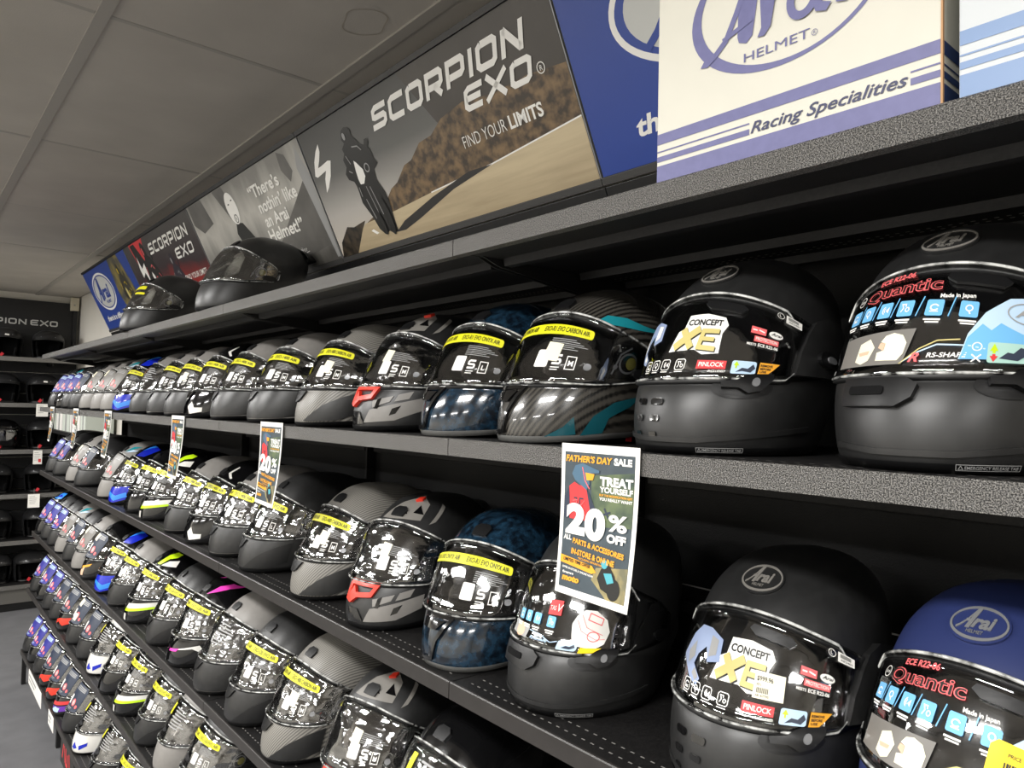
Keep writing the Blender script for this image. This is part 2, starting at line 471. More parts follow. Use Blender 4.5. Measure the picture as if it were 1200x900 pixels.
# ---- colours of helmets and their furniture
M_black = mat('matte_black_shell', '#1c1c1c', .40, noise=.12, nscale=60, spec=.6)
M_grey = mat('matte_grey_shell', '#807d79', .42, noise=.06, nscale=50, spec=.5)
M_gloss = mat('gloss_black_shell', '#0c0c0d', .12, coat=.6)
M_trim = mat('black_trim', '#101011', .38)
M_rubber = mat('rubber_gasket', '#0b0b0b', .5)
M_liner = mat('dark_lining_cloth', '#0a0a0b', .9, bump=.3, bscale=500, spec=.2)
M_film = mat('black_film', '#0a0a0b', .16, coat=.5)
M_yellow = print_mat('yellow_print', '#e6e21c')
M_ink = print_mat('black_ink', '#141410')
M_white = print_mat('white_print', '#f2f0ea')
M_cream = print_mat('price_paper', '#efe9cf')
M_greyprint = print_mat('grey_print', '#9b9b9a')
M_silver = mat('silver_plastic', '#8d8e90', .3, metal=.4)
M_grim = mat('grey_rim', '#6d6d6b', .45)
M_red = mat('red_plastic', '#e03a28', .35)
M_strap = mat('red_strap', '#c81f2c', .6)
M_carbon = stripes_mat('gloss_carbon', '#0b0b0b', '#45423d', .25, .6, 38)
M_carbonm = stripes_mat('matte_carbon', '#464442', '#8c8982', .42, .0, 60)
M_onyx = mat('onyx_blue_shell', '#0a121b', .15, coat=.8, col2='#1a3346', nscale=75)
M_blue = mat('royal_blue_shell', '#1226b4', .25, coat=.5)
M_navy = mat('navy_matte_shell', '#26305c', .42)
M_whitesh = mat('gloss_white_shell', '#e4e2dc', .2, coat=.6)
M_visor = clear_mat('clear_visor', .10, .22, scale=14)
M_wrap = clear_mat('wrapped_visor', .24, .34, rough=.06, scale=18)
M_wrapf = clear_mat('creased_visor_wrap', .34, .38, rough=.09, scale=18)
M_edge_glint = mat('visor_edge_glints', '#1c1c1c', .12, coat=.5, col2='#d9dad6', nscale=55)  # bright and dark mottling paints the light caught in the clear edge
M_olive = print_mat('olive_print', '#8f8a3c')
M_teal = mat('teal_paint', '#1f8c98', .2, coat=.6)
M_tealdk = mat('dark_teal_paint', '#15505a', .2, coat=.6)
M_lime = mat('lime_paint', '#c3ea1a', .3, coat=.3)
M_pink = mat('pink_paint', '#e23fb0', .3, coat=.3)
M_sky = mat('bright_blue_paint', '#2a86e8', .3, coat=.3)
M_purple = mat('purple_paint', '#6a35a8', .3, coat=.3)
M_midgrey = mat('mid_grey_paint', '#77746f', .4)
M_orange = print_mat('orange_print', '#f0a62a')
M_redp = print_mat('red_print', '#d8373a')
M_bluep = print_mat('sky_blue_print', '#6fb4e4')
M_lblue = print_mat('pale_blue_print', '#bcd6ee')
M_navyp = print_mat('navy_print', '#2b3446')
M_indigo = print_mat('indigo_print', '#2f2f86')
M_coral = print_mat('coral_print', '#ee6a6c')
M_gold = print_mat('gold_print', '#c9bb76')
M_skin = print_mat('tan_print', '#dcb79b')
M_label = print_mat('label_yellow', '#f2d21a')
def zfor(P, p): return p

def sport_base(t, P_, shell, kind='sport', rimmat=None, far=False, vis=None):
    K = kind; P = PROF[K]
    sh = obj('shell', shell_me(K), shell, t)
    obj('lining', liner_me(K), M_liner, t)
    obj('rim', rim_me(K), rimmat or M_trim, t)
    obj('neck_padding', neck_me(K), M_liner, t)
    obj('gasket', gasket_me(K), M_rubber, t)
    v = obj('visor', visor_me(K), vis or M_wrap, t)
    obj('visor_edge', edge_me(K), M_edge_glint, v)
    return sh, v
def side_furniture(t, K, m=None):
    """pivot covers, red strap, seen low on the near side"""
    pl = PROF[K]['pl']
    me = pcache(('pivot', K), lambda: patch(K, ell(.206, pl+.036, .018, .018, 16), .004, VOFF[K]))
    o = obj('visor_pivot', me, m or M_trim, t)
    if K == 'sport':
        o = obj('visor_mechanism', pcache('mech', lambda: patch(K, poly([(.150, pl+.010), (.152, pl+.050), (.170, pl+.074), (.200, pl+.066), (.215, pl+.030), (.20, pl+.010)]), .0025, .0005)), M_gloss, t)
        obj('mechanism_ring', pcache('mech2', lambda: decal(K, ring(.182, pl+.036, .017, .017, .0035, 20)+[NL]+stroke([(.156, pl+.018), (.166, pl+.050), (.185, pl+.062)], .003)+[NL]+ell(.160, pl+.030, .004, .004, 12), .0035)), M_silver, o)
        obj('mechanism_label', pcache('mech3', lambda: decal(K, ell(.186, pl+.036, .009, .010, 16), .0045)), M_olive, o)
    me = pcache(('tab', K), lambda: box_me(-.006, .006, -.0012, .0012, -.009, .009))
    s = obj('strap_tab', me, M_strap, t, loc=(.02, -.088*PROF[K]['s'], .012)); s.rotation_euler = (.1, .1, .0)

def sport_chin(t, sh, style):
    K = 'sport'; pl = PROF[K]['pl']
    if style == 'swoosh':          # moulded crease on matte chins
        me = pcache('chinshade', lambda: patch(K, poly([(-.15, .013), (-.15, pl-.008), (-.05, pl-.006), (.06, pl-.006), (.15, pl-.002), (.20, pl-.002), (.20, .016), (.10, .013)]), .0012))
        if sh.material_slots[0].material is not M_carbonm: obj('chin_shade_cover', me, M_black, t)  # darker layer paints the chin's shade below the lighter dome
        me = pcache('swoosh', lambda: patch(K, poly([(.028, .014), (.052, .030), (.085, .052), (.125, .070), (.160, .080), (.160, .026), (.12, .014)]), .0042))
        obj('chin_side_panel', me, M_trim if sh.material_slots[0].material is M_black else M_black, t)
        me = pcache('chinvent', lambda: patch(K, poly([(-.050, pl-.010), (.010, pl-.010), (-.004, pl-.030), (-.018, pl-.036), (-.050, pl-.036)]), .005))
        obj('chin_vent', me, M_trim, t)
    elif style == 'tech':          # grey panels, red vent frame
        tr = []
        for q in ([(.035, .062), (.085, .072), (.080, .060), (.040, .048)], [(.095, .075), (.125, .082), (.120, .066), (.090, .060)], [(.020, .018), (.034, .044), (.105, .058), (.150, .068), (.152, .040), (.10, .022)]):
            tr += poly(q)
        obj('chin_side_panel', pcache('techpanel', lambda: patch(K, tr, .002)), M_grey, t)
        r = [(-.030, pl-.006), (.040, pl-.006), (.030, pl-.024), (-.005, pl-.028), (-.022, pl-.040), (-.034, pl-.036)]
        me = pcache('redvent', lambda: patch(K, stroke(r, .009, True)+poly([(-.034, pl-.036), (-.022, pl-.040), (-.005, pl-.028), (-.018, pl-.012)]), .007))
        obj('chin_vent', me, M_red, t)['label'] = 'red frame of the chin vent'
        obj('graphic', pcache('techdark', lambda: decal(K, poly([(.090, .046), (.108, .052), (.100, .036), (.086, .032)])+poly([(.048, .064), (.058, .068), (.055, .046), (.046, .046)])+poly([(-.03, .012), (.02, .016), (.0, .040), (-.03, .04)]), .0025)), M_gloss, sh)
    if style == 'tech': obj('crown_vent', pcache('crownred', lambda: patch(K, poly([(.030, TP+.066), (.062, TP+.070), (.070, TP+.082), (.040, TP+.078)]), .006)), M_red, t)
    if style == 'vent':
        me = pcache('chinvent2', lambda: patch(K, stroke([(-.05, pl-.010), (.018, pl-.008), (.006, pl-.022), (-.006, pl-.045), (-.012, .018), (-.045, .014)], .006)+poly([(-.05, pl-.014), (.004, pl-.014), (-.01, pl-.030), (-.05, pl-.030)]), .005))
        obj('chin_vent', me, M_gloss, t)
def top_vent(t, K, m):
    tp = PROF[K]['ph']
    me = pcache(('topvent', K), lambda: patch(K, poly([(-.020, tp+.022), (.020, tp+.022), (.026, tp+.038), (.014, tp+.046), (-.014, tp+.046), (-.026, tp+.038)]), .0045))
    obj('brow_vent', me, m, t)
def spoiler(t, m):
    P = PROF['sport']
    def mk():
        V = []; F = []; n = 9
        for k in range(n):
            th = math.pi+math.radians(-42+84*k/(n-1)); c = math.cos((k/(n-1)-.5)*math.pi)
            V += [hs(P, th, P['top']-.075, .0), hs(P, th, P['top']-.10, .006+.016*c), hs(P, th, P['top']-.125, .012+.022*c), hs(P, th, P['top']-.128, .0)]
        for k in range(n-1):
            a = k*4; b = a+4
            for q in range(3): F.append((a+q, a+q+1, b+q+1, b+q))
        return mesh(V, F, 'rear_spoiler', True)
    obj('rear_spoiler', pcache('spoil', mk), m, t)

def scorp_film(v, text, size='M', price=0, strip=M_yellow, lines=True, near=False, knob=True, striptext=True):
    K = 'sport'; P = PROF[K]; pl, ph = P['pl'], P['ph']; b0 = VOFF[K]
    fm = obj('visor_film', film_me(K, 49, .020, .014), M_film, v)
    B = .0009
    if strip is not None:
        y0, y1 = ph-.034, ph-.017
        me = pcache('ystrip', lambda: tri_mesh(rrect(-.112, y0, .110, y1, .005), hmap(P, b0+.0001), 'strip', .016, .0005))
        obj('yellow_strip', me, strip, v)
        if striptext:
            me = pcache(('ytext', text), lambda: decal(K, T(text, .006, y0+.0045, .0085, w=.096, bold=.015), b0+.0010))
            obj('lettering', me, M_ink, v)
            me = pcache(('ytext2', text), lambda: decal(K, T(text, -.104, y0+.0045, .0085, w=.096, bold=.015), b0+.0010))
            obj('lettering', me, M_ink, v)
    if lines:
        def small():
            tr = []
            for i in range(6): tr += rect(.034, ph-.042-.0034*i, .070+.008*((i*5) % 4)+.012, ph-.0408-.0034*i)
            return decal(K, tr, b0+.0003)
        obj('small_print', pcache('sp', small), M_greyprint, v)
        def S_():
            tr = tech('S', .050, pl+.031, .017, .016, .003, .24)+stroke([(.076, pl+.024), (.092, pl+.024), (.092, pl+.046), (.076, pl+.046)], .0016, True)
            tr += T(size, .084, pl+.030, .009, align='C', bold=.02)+[NL]+rect(.050, pl+.0255, .066, pl+.027)+rect(.050, pl+.0215, .064, pl+.023)
            tr += rrect(.016, pl+.026, .042, pl+.054, .003)
            return decal(K, tr, b0+.0004)
        obj('size_mark', pcache(('sz', size), S_), M_white, v)
    if knob:
        me = pcache('knob', lambda: patch(K, ell(.113, pl+.031, .0065, .0065, 14), .003, b0+.0002)); obj('round_stud', me, M_silver, v)
    if price:
        me = pcache(('price', price), lambda: tri_mesh(rotd(rect(.030, pl+.038, .060, pl+.068) if price == 1 else rect(.012, pl+.052, .036, pl+.078), .03, pl+.05, -.08), hmap(P, b0+.0006), 'price', .02, .0004))
        obj('price_sticker', me, M_cream, v)

def graphics(t, sh, spec, K='sport'):
    """coloured paint shapes on the shell: list of (material, polygon)"""
    for i, (m, pts, key) in enumerate(spec):
        obj('graphic', pcache(('gr', K, key), lambda: decal(K, poly(pts), .0007+.0004*i, mx=.014)), m, sh)
TP = PROF['sport']['ph']
G = {   # paint shapes, right side (viewer's right) and crown
 'teal': [(M_teal, [(.098, TP-.012), (.125, TP+.004), (.17, TP+.0), (.22, TP-.016), (.27, TP-.026), (.20, TP-.022), (.15, TP-.016)], 'teal1'),
          (M_tealdk, [(.075, .010), (.105, .024), (.120, .040), (.128, .012)], 'teal2'), (M_tealdk, [(.135, .010), (.150, .040), (.178, .062), (.215, .072), (.205, .055), (.175, .036), (.17, .012)], 'teal3')],
 'tech': [(M_midgrey, [(-.060, TP+.014), (.030, TP+.018), (.085, TP+.016), (.105, TP+.060), (.050, TP+.100), (-.03, TP+.06)], 't1'), (M_gloss, [(-.02, TP+.030), (.010, TP+.048), (.030, TP+.030)], 't2'),
          (M_gloss, [(.050, TP+.034), (.090, TP+.030), (.066, TP+.056)], 't3'), (M_midgrey, [(.115, TP+.006), (.135, TP+.012), (.175, TP+.05), (.165, TP+.06)], 't4')],
 'lime': [(M_lime, [(.03, TP+.016), (.07, TP+.060), (.13, TP+.075), (.18, TP+.06), (.15, TP+.045), (.10, TP+.040), (.06, TP+.014)], 'l1'), (M_whitesh, [(.07, TP+.012), (.11, TP+.030), (.17, TP+.03), (.16, TP+.004)], 'l2'),
          (M_whitesh, [(-.05, .068), (.16, .082), (.16, .066), (-.04, .050)], 'l3'), (M_lime, [(-.05, .050), (.16, .066), (.16, .058), (-.03, .040)], 'l4'), (M_lime, [(-.036, .040), (-.02, .044), (-.035, .010), (-.05, .010)], 'l5'), (M_whitesh, [(-.018, .034), (.015, .036), (.015, .012), (-.02, .012)], 'l6')],
 'blue': [(M_blue, [(.02, TP+.014), (.06, TP+.070), (.14, TP+.080), (.19, TP+.05), (.10, TP+.010)], 'b1'), (M_sky, [(.03, TP+.040), (.10, TP+.085), (.16, TP+.07), (.10, TP+.062)], 'b2'),
          (M_blue, [(-.05, .020), (-.05, .072), (.15, .082), (.15, .030), (.05, .010)], 'b3'), (M_sky, [(-.045, .050), (.0, .055), (.06, .040), (.11, .055), (.12, .035), (.05, .018), (.0, .040)], 'b4')],
 'pink': [(M_pink, [(.03, TP+.018), (.08, TP+.050), (.16, TP+.060), (.23, TP+.04), (.15, TP+.040), (.08, TP+.028)], 'p1'), (M_pink, [(-.02, TP+.080), (.02, TP+.094), (.10, TP+.105), (.03, TP+.086)], 'p2'),
          (M_whitesh, [(.0, .052), (.12, .070), (.15, .040), (.10, .060)], 'p3'), (M_pink, [(-.02, .052), (.05, .060), (.04, .050), (-.02, .045)], 'p4')],
 'white': [(M_blue, [(.0, .026), (.02, .052), (.045, .030), (.02, .022)], 'w1'), (M_blue, [(.055, .040), (.10, .055), (.10, .040), (.06, .022)], 'w2'), (M_navyp, [(.12, TP+.006), (.14, TP+.045), (.20, TP+.04), (.22, TP+.0)], 'w3'),
           (M_coral, [(.03, TP+.030), (.06, TP+.022), (.09, TP+.030), (.085, TP+.022), (.06, TP+.014), (.03, TP+.022)], 'w4')],
 'arrow': [(M_pink, [(.10, TP+.03), (.13, TP+.066), (.145, TP+.066), (.115, TP+.03), (.15, TP+.006), (.135, TP+.004)], 'a1'), (M_pink, [(.135, TP+.03), (.16, TP+.058), (.175, TP+.058), (.15, TP+.03), (.18, TP+.010), (.165, TP+.008)], 'a2')],
 'patch': [(M_whitesh, [(.010, .038), (.028, .014), (.085, .020), (.085, .034), (.05, .034), (.03, .054)], 'pt1'), (M_whitesh, [(.055, TP+.03), (.09, TP+.06), (.10, TP+.055), (.075, TP+.03), (.10, TP+.010), (.09, TP+.008)], 'pt2')],
 'whitechin': [(M_whitesh, [(.0, .060), (.06, .066), (.055, .014), (-.01, .010)], 'wc')],
 'redchin': [(M_red, [(-.03, .048), (.02, .064), (.12, .070), (.12, .045), (.06, .030), (.02, .048), (-.02, .030)], 'rc'), (M_redp, [(.06, TP+.02), (.09, TP+.05), (.10, TP+.05), (.075, TP+.018)], 'rc2')],
 'tealline': [(M_teal, [(.03, TP+.018), (.08, TP+.050), (.16, TP+.050), (.08, TP+.028)], 'tl1'), (M_lblue, [(.05, TP+.014), (.10, TP+.030), (.15, TP+.024), (.10, TP+.018)], 'tl2')],
 'purpleline': [(M_purple, [(.06, TP+.016), (.12, TP+.060), (.15, TP+.050), (.12, TP+.020)], 'pu1'), (M_whitesh, [(.0, TP+.016), (.04, TP+.060), (.07, TP+.060), (.05, TP+.014)], 'pu2'), (M_redp, [(.03, TP+.018), (.055, TP+.05), (.06, TP+.05), (.04, TP+.018)], 'pu3')],
 'bluetop': [(M_sky, [(-.02, TP+.016), (.04, TP+.064), (.12, TP+.060), (.10, TP+.014)], 'bt1'), (M_blue, [(.02, TP+.026), (.06, TP+.05), (.10, TP+.030)], 'bt2')],
 'orangechin': [(M_orange, [(.0, .060), (.07, .074), (.06, .062), (.0, .050)], 'oc1'), (M_skin, [(-.01, .040), (.03, .060), (.02, .020), (-.01, .018)], 'oc2')],
 'redblue': [(M_redp, [(-.04, .060), (.12, .078), (.12, .062), (-.04, .045)], 'rb1'), (M_purple, [(-.04, .04), (.12, .055), (.12, .03), (-.04, .014)], 'rb2'), (M_lblue, [(-.03, .020), (.02, .044), (.06, .040), (.05, .02)], 'rb3')],
}
def sheet_film(v, col, papers=0, yl=False, warm=False):
    """printed card of a touring helmet: slanted lines, white label, round red mark"""
    K = 'sport'; P = PROF[K]; pl, ph = P['pl'], P['ph']; b0 = VOFF[K]
    m = {'navy': M_navyp, 'indigo': M_indigo, 'grey': M_midgrey}[col]
    me = pcache('card', lambda: tri_mesh(poly([(-.09, pl+.004), (.070, pl+.002), (.094, ph-.014), (.080, ph), (-.085, ph)]), hmap(P, b0+.0002), 'card', .016, .0006))
    o = obj('visor_card', me, m, v)
    def ln():
        tr = []
        for i in range(3): tr += rect(-.02, ph-.012-.006*i, .074, ph-.0085-.006*i)
        tr += rect(-.02, pl+.016, .028, pl+.019)+rect(-.02, pl+.010, .020, pl+.013)
        return decal(K, tr, b0+.0012)
    obj('printed_lines', pcache('cardl', ln), M_lblue if col == 'indigo' else M_greyprint, v)
    obj('paper_label', pcache('cardw', lambda: decal(K, rect(-.026, pl+.030, -.004, pl+.066)+rect(-.055, pl+.036, -.04, pl+.06), b0+.0015)), M_white, v)
    obj('round_mark', pcache('cardr', lambda: decal(K, ring(.026, pl+.042, .0155, .0155, .0155, 20)+ring(.056, pl+.028, .008, .008, .008, 14), b0+.0017)), M_coral, v)
    obj('mark_centre', pcache('cardr2', lambda: decal(K, ring(.026, pl+.042, .009, .009, .0022, 18)+rect(.022, pl+.040, .030, pl+.044), b0+.0020)), M_white, v)
    if papers:
        obj('price_sticker', pcache(('pap', papers), lambda: decal(K, rotd(rect(-.03, ph-.036, .012, ph-.006)+(rect(.0, pl+.02, .035, pl+.05) if papers > 1 else []), 0, pl+.05, -.1), b0+.0024)), M_cream, v)
def word_film(v, accent=None):
    K = 'sport'; P = PROF[K]; pl, ph = P['pl'], P['ph']; b0 = VOFF[K]
    obj('visor_film', film_me(K, 49, .020, .014), M_film, v)
    def ln():
        tr = []
        for i in range(7): tr += rect(.0+.003*(i % 3), ph-.020-.0085*i, .060+.012*((i*7) % 3), ph-.0165-.0085*i)
        return decal(K, tr, b0+.0004)
    obj('printed_lines', pcache('wf', ln), M_greyprint, v)
    if accent: obj('accent_sticker', pcache('wfa', lambda: decal(K, rect(-.035, ph-.045, -.018, ph-.012), b0+.0008)), accent, v)

# ---- round-shelled helmets with covered visors
def round_helmet(t, shell, film, pod=1, chin='slots', badge=M_trim):
    K = 'round'; P = PROF[K]; pl, ph = P['pl'], P['ph']; b0 = VOFF[K]
    sh, v = sport_base(t, P, shell, K, M_trim, vis=M_visor)
    obj('visor_film', film_me(K, 62, .003, .003), M_film, v)
    side_furniture(t, K, M_trim)
    obj('brow_badge', pcache('badge', lambda: patch(K, ell(0, ph+.050, .046, .022, 30), .0028)), shell if badge is None else badge, t)
    obj('badge_lettering', pcache('badgel', lambda: tri_mesh(ring(0, ph+.050, .043, .0195, .003, 36)+arai(.0, ph+.052, .045, .028)+T('HELMET', 0, ph+.0375, .0035, align='C', w=.022), hmap(P, .0029), 'bl', .016, .0008)), M_midgrey if shell is not M_navy else M_silver, t)
    # upper visor vent
    obj('visor_vent', pcache('vvent', lambda: patch(K, poly([(.024, ph-.008), (.076, ph-.009), (.084, ph-.014), (.076, ph-.021), (.030, ph-.019), (.020, ph-.013)]), .004, b0+.0006)), M_trim, v)
    # lever below the visor, near side
    obj('visor_lever', pcache('lever', lambda: patch(K, poly([(.070, pl-.008), (.088, pl-.006), (.102, pl+.004), (.128, pl+.006), (.130, pl-.004), (.118, pl-.017), (.104, pl-.020), (.092, pl-.014), (.072, pl-.014)]), .0065, .0015)), M_trim, t)
    obj('lever_stud', pcache('leverst', lambda: patch(K, ell(.110, pl-.008, .0045, .0045, 12), .0015, .008)), M_silver, t)
    obj('lever_recess', pcache('recess', lambda: decal(K, ell(.097, pl-.012, .038, .014, 22), .0009)), M_trim, sh)
    obj('chin_ridge', pcache('ridge', lambda: patch(K, stroke([(-.10, .024), (-.03, .020), (.05, .020), (.12, .026), (.20, .034)], .006), .0022)), shell, t)
    if pod == 1:
        obj('side_pod', pcache('pod1', lambda: patch(K, poly([(.154, pl+.006), (.160, pl+.036), (.172, pl+.060), (.186, pl+.076), (.212, pl+.084), (.240, pl+.074), (.255, pl+.03), (.24, pl+.004)]), .010)), M_trim if shell is M_navy else shell, t)
        d = obj('pod_disc', pcache('pod2', lambda: patch(K, ell(.203, pl+.055, .019, .019, 20), .006, .010)), M_trim, t)
        obj('disc_hub', pcache('pod3', lambda: patch(K, ell(.203, pl+.055, .0085, .0085, 14), .002, .0165)), M_silver, d)
    else:
        obj('side_pod', pcache('pod4', lambda: patch(K, poly([(.145, pl-.006), (.162, pl+.034), (.182, pl+.062), (.205, pl+.066), (.250, pl+.048), (.270, pl+.010), (.245, pl-.010), (.19, pl-.012)]), .0045)), shell, t)
    if chin == 'slots':
        tr = []
        for x0, w in ((-.058, .022), (-.024, .022)):
            for i in range(3): tr += rrect(x0, pl-.034-.020*i, x0+w-.004*i, pl-.026-.020*i, .0035)
        obj('chin_slots', pcache('slots', lambda: patch(K, tr, .0008, .0008)), M_gloss, t)
    else:
        c = obj('chin_vent', pcache('cvent', lambda: patch(K, poly([(-.072, pl-.008), (.0, pl-.008), (.012, pl-.014), (.008, pl-.026), (-.006, pl-.034), (-.072, pl-.034)]), .007)), M_trim, t)
        obj('vent_slot', pcache('cvent2', lambda: patch(K, rrect(-.060, pl-.024, -.018, pl-.016, .003), .001, .0072)), M_liner, c)
    obj('release_label', pcache('rel', lambda: decal(K, mv(stroke([(.036, .0055), (.096, .0055), (.096, .0115), (.036, .0115)], .0006, True)+T('EMERGENCY RELEASE TAB', .044, .0068, .0034, w=.050, bold=.01)+stroke([(.038, .0068), (.0425, .0068), (.0402, .0105)], .0006, True), .016, .0), .0030)), M_greyprint, t)
    film(v)
    return sh, v
OFFS = {'xe0': (.027, 0), 'xe1': (.027, 0), 'xe2': (.027, 0), 'xe3': (.027, 0), 'xe4': (.060, 0), 'xe5': (.042, 0), 'xe6': (.042, 0), 'xe7': (.043, 0), 'xe8': (.043, 0),
 'xe9': (.043, 0), 'xe10': (.042, 0), 'xe11': (.042, 0), 'xe12': (.055, 0), 'xe13': (.055, 0), 'xe14': (.055, 0), 'xe15': (.056, .004), 'xe16': (.056, .004), 'xe17': (.056, .004),
 'xe18': (.030, 0), 'xe19': (.030, 0), 'xg18': (-.004, 0), 'xg19': (-.004, 0), 'xe21': (.050, -.004), 'xe22': (.050, -.004)}
def mv(tris, dx, dy, k=1): return [t if t is NL else tuple((p[0]*k+dx, p[1]*k+dy) for p in t) for t in tris]
def _dk(v, name, tris, m, off, key=None):
    K = 'round'; b0 = VOFF[K]
    if key in OFFS: tris = mv(tris, *OFFS[key])
    if key and key[0] == 'v': tris = mv(tris, .030, -.004)
    return obj(name, decal(K, tris, b0+off, mx=.014) if key is None else pcache(key, lambda: decal(K, tris, b0+off, mx=.014)), m, v)
def icon_frames(xs, y, w, h):
    tr = []
    for x in xs:
        tr += stroke([(x-w/2, y-h/2+.002), (x-w/2+.002, y-h/2), (x+w/2-.002, y-h/2), (x+w/2, y-h/2+.002), (x+w/2, y+h/2-.002), (x+w/2-.002, y+h/2), (x-w/2+.002, y+h/2), (x-w/2, y+h/2-.002)], .001, True)
    return tr
def icon_glyphs(xs, y, s):
    tr = []
    for i, x in enumerate(xs):
        k = i % 4
        if k == 0: tr += ring(x, y, s*.32, s*.26, s*.10, 18, 20, 330)+stroke([(x-s*.3, y-s*.3), (x+s*.3, y-s*.3)], s*.09)
        elif k == 1: tr += ring(x, y+s*.05, s*.26, s*.26, s*.09, 18)+stroke([(x, y-.2*s), (x+.1*s, y-.38*s)], s*.1)
        elif k == 2: tr += ring(x+s*.1, y, s*.34, s*.34, s*.08, 14, 110, 250)+ring(x+s*.1, y, s*.2, s*.2, s*.08, 12, 110, 250)+poly([(x+.1*s, y-.05*s), (x+.38*s, y+.25*s), (x+.38*s, y-.25*s)])
        else: tr += stroke([(x-.3*s, y-.3*s), (x-.15*s, y), (x-.3*s, y+.3*s), (x, y+.3*s), (x+.02*s, y+.1*s)], s*.09)+ring(x+.18*s, y-.12*s, s*.18, s*.2, s*.08, 12)
    return tr
def film_xe(ghost=False, price=False, tagstk=True):
    K = 'round'; P = PROF[K]; pl, ph = P['pl'], P['ph']
    def f(v):
        yc = pl+.062
        _dk(v, 'logo_glow', poly([(-.046, yc-.026), (-.038, yc+.0), (-.030, yc+.004), (-.028, yc+.022), (.0, yc+.024), (.028, yc+.020), (.034, yc+.010), (.028, yc-.002), (.028, yc-.028), (.006, yc-.030), (-.006, yc-.024)]), M_white, .0008, 'xe0')
        _dk(v, 'logo_word', T('CONCEPT', .0, yc+.008, .0078, w=.052, bold=.03, align='C'), M_ink, .0013, 'xe1')
        x = stroke([(-.038, yc-.021), (-.004, yc+.003)], .010)+stroke([(-.030, yc+.003), (-.012, yc-.022)], .009)
        e = stroke([(.024, yc+.0), (.002, yc+.0), (-.001, yc-.021), (.022, yc-.023)], .0062)+stroke([(.0, yc-.010), (.019, yc-.011)], .0055)
        _dk(v, 'logo_shadow', [tuple((p[0]+.0012, p[1]-.0014) for p in t) for t in x+e], M_ink, .0013, 'xe2')
        _dk(v, 'logo_letters', x+e, M_gold, .0018, 'xe3')
        xs = [-.118, -.098, -.078, -.054]
        _dk(v, 'icon_frames', icon_frames(xs, pl+.019, .014, .014)+icon_glyphs(xs, pl+.019, .013)+sum([rect(q-.006, pl+.0085, q+.006, pl+.0098) for q in xs], []), M_white, .0010, 'xe4')
        _dk(v, 'pinlock_label', rect(-.012, pl+.013, .026, pl+.0245), M_redp, .0012, 'xe5')
        _dk(v, 'pinlock_lettering', T('PINLOCK', .007, pl+.0160, .0058, w=.032, bold=.015, align='C')+T('INCLUDED', .026, pl+.0075, .0036, w=.021, shear=.2, bold=.02, align='R'), M_white, .0017, 'xe6')
        _dk(v, 'picture_sticker', rrect(.032, pl+.006, .062, pl+.026, .003), M_lblue, .0012, 'xe7')
        _dk(v, 'picture', poly([(.038, pl+.009), (.045, pl+.016), (.052, pl+.015), (.058, pl+.022), (.061, pl+.016), (.056, pl+.009), (.046, pl+.011)]), M_navyp, .0016, 'xe8')
        _dk(v, 'picture_arrow', poly([(.034, pl+.019), (.0375, pl+.025), (.041, pl+.019), (.0385, pl+.019), (.0385, pl+.015), (.0365, pl+.015), (.0365, pl+.019)]), M_lime, .0018, 'xe9')
        _dk(v, 'orange_sticker', poly([(.066, pl+.006), (.078, pl+.006), (.092, pl+.026), (.067, pl+.026)]), M_orange, .0012, 'xe10')
        _dk(v, 'orange_lettering', T('REMOVE', .068, pl+.0195, .0034, w=.015, bold=.03)+T('BEFORE', .068, pl+.0145, .0034, w=.013, bold=.03)+T('USE', .068, pl+.0095, .0034, w=.008, bold=.03), M_ink, .0016, 'xe11')
        red = rotd(rect(.036, pl+.066, .056, pl+.076)+rect(.042, pl+.055, .074, pl+.063), .05, pl+.06, -.06)
        _dk(v, 'red_label', red, M_coral, .0012, 'xe12')
        _dk(v, 'red_label_print', rotd(T('PROTECTION', .044, pl+.0572, .0042, w=.028, bold=.02)+stroke([(.038, pl+.071), (.044, pl+.071)], .002)+stroke([(.046, pl+.072), (.054, pl+.070)], .002)+ell(.069, pl+.071, .0095, .0055, 16)+T('MEETS', .034, pl+.0485, .0032, w=.012, bold=.02)+T('ECE R22-06', .048, pl+.0485, .0042, w=.026, bold=.03), .05, pl+.06, -.06), M_white, .0016, 'xe13')
        _dk(v, 'red_label_mark', rotd(T('Arai', .069, pl+.0695, .0042, w=.013, shear=.3, bold=.02, align='C'), .05, pl+.06, -.06), M_ink, .0020, 'xe14')
        if tagstk:
            _dk(v, 'size_sticker', rotd(rect(.082, ph-.018, .106, ph-.004), .09, ph-.01, -.05), M_white, .0016, 'xe15')
            _dk(v, 'size_print', rotd(T('XE2401', .085, ph-.016, .0030, w=.017)+sum([rect(.085+.0013*i, ph-.0115, .0856+.0013*i, ph-.006) for i in range(12)], []), .09, ph-.01, -.05), M_ink, .0021, 'xe16')
            _dk(v, 'round_size_mark', ring(.074, ph-.009, .0052, .0052, .0008, 18)+T('L', .0735, ph-.0112, .0048, align='C'), M_white, .0016, 'xe17')
        _dk(v, 'helmet_picture', poly([(-.116, pl+.050), (-.106, pl+.078), (-.092, pl+.090), (-.070, pl+.088), (-.044, pl+.078), (-.040, pl+.054), (-.060, pl+.050), (-.068, pl+.066), (-.080, pl+.056), (-.084, pl+.044), (-.066, pl+.030), (-.070, pl+.022), (-.086, pl+.026)]), mat('pale_violet_print', '#93a3c4', .35), .0008, 'xe18' if ghost else 'xg18')
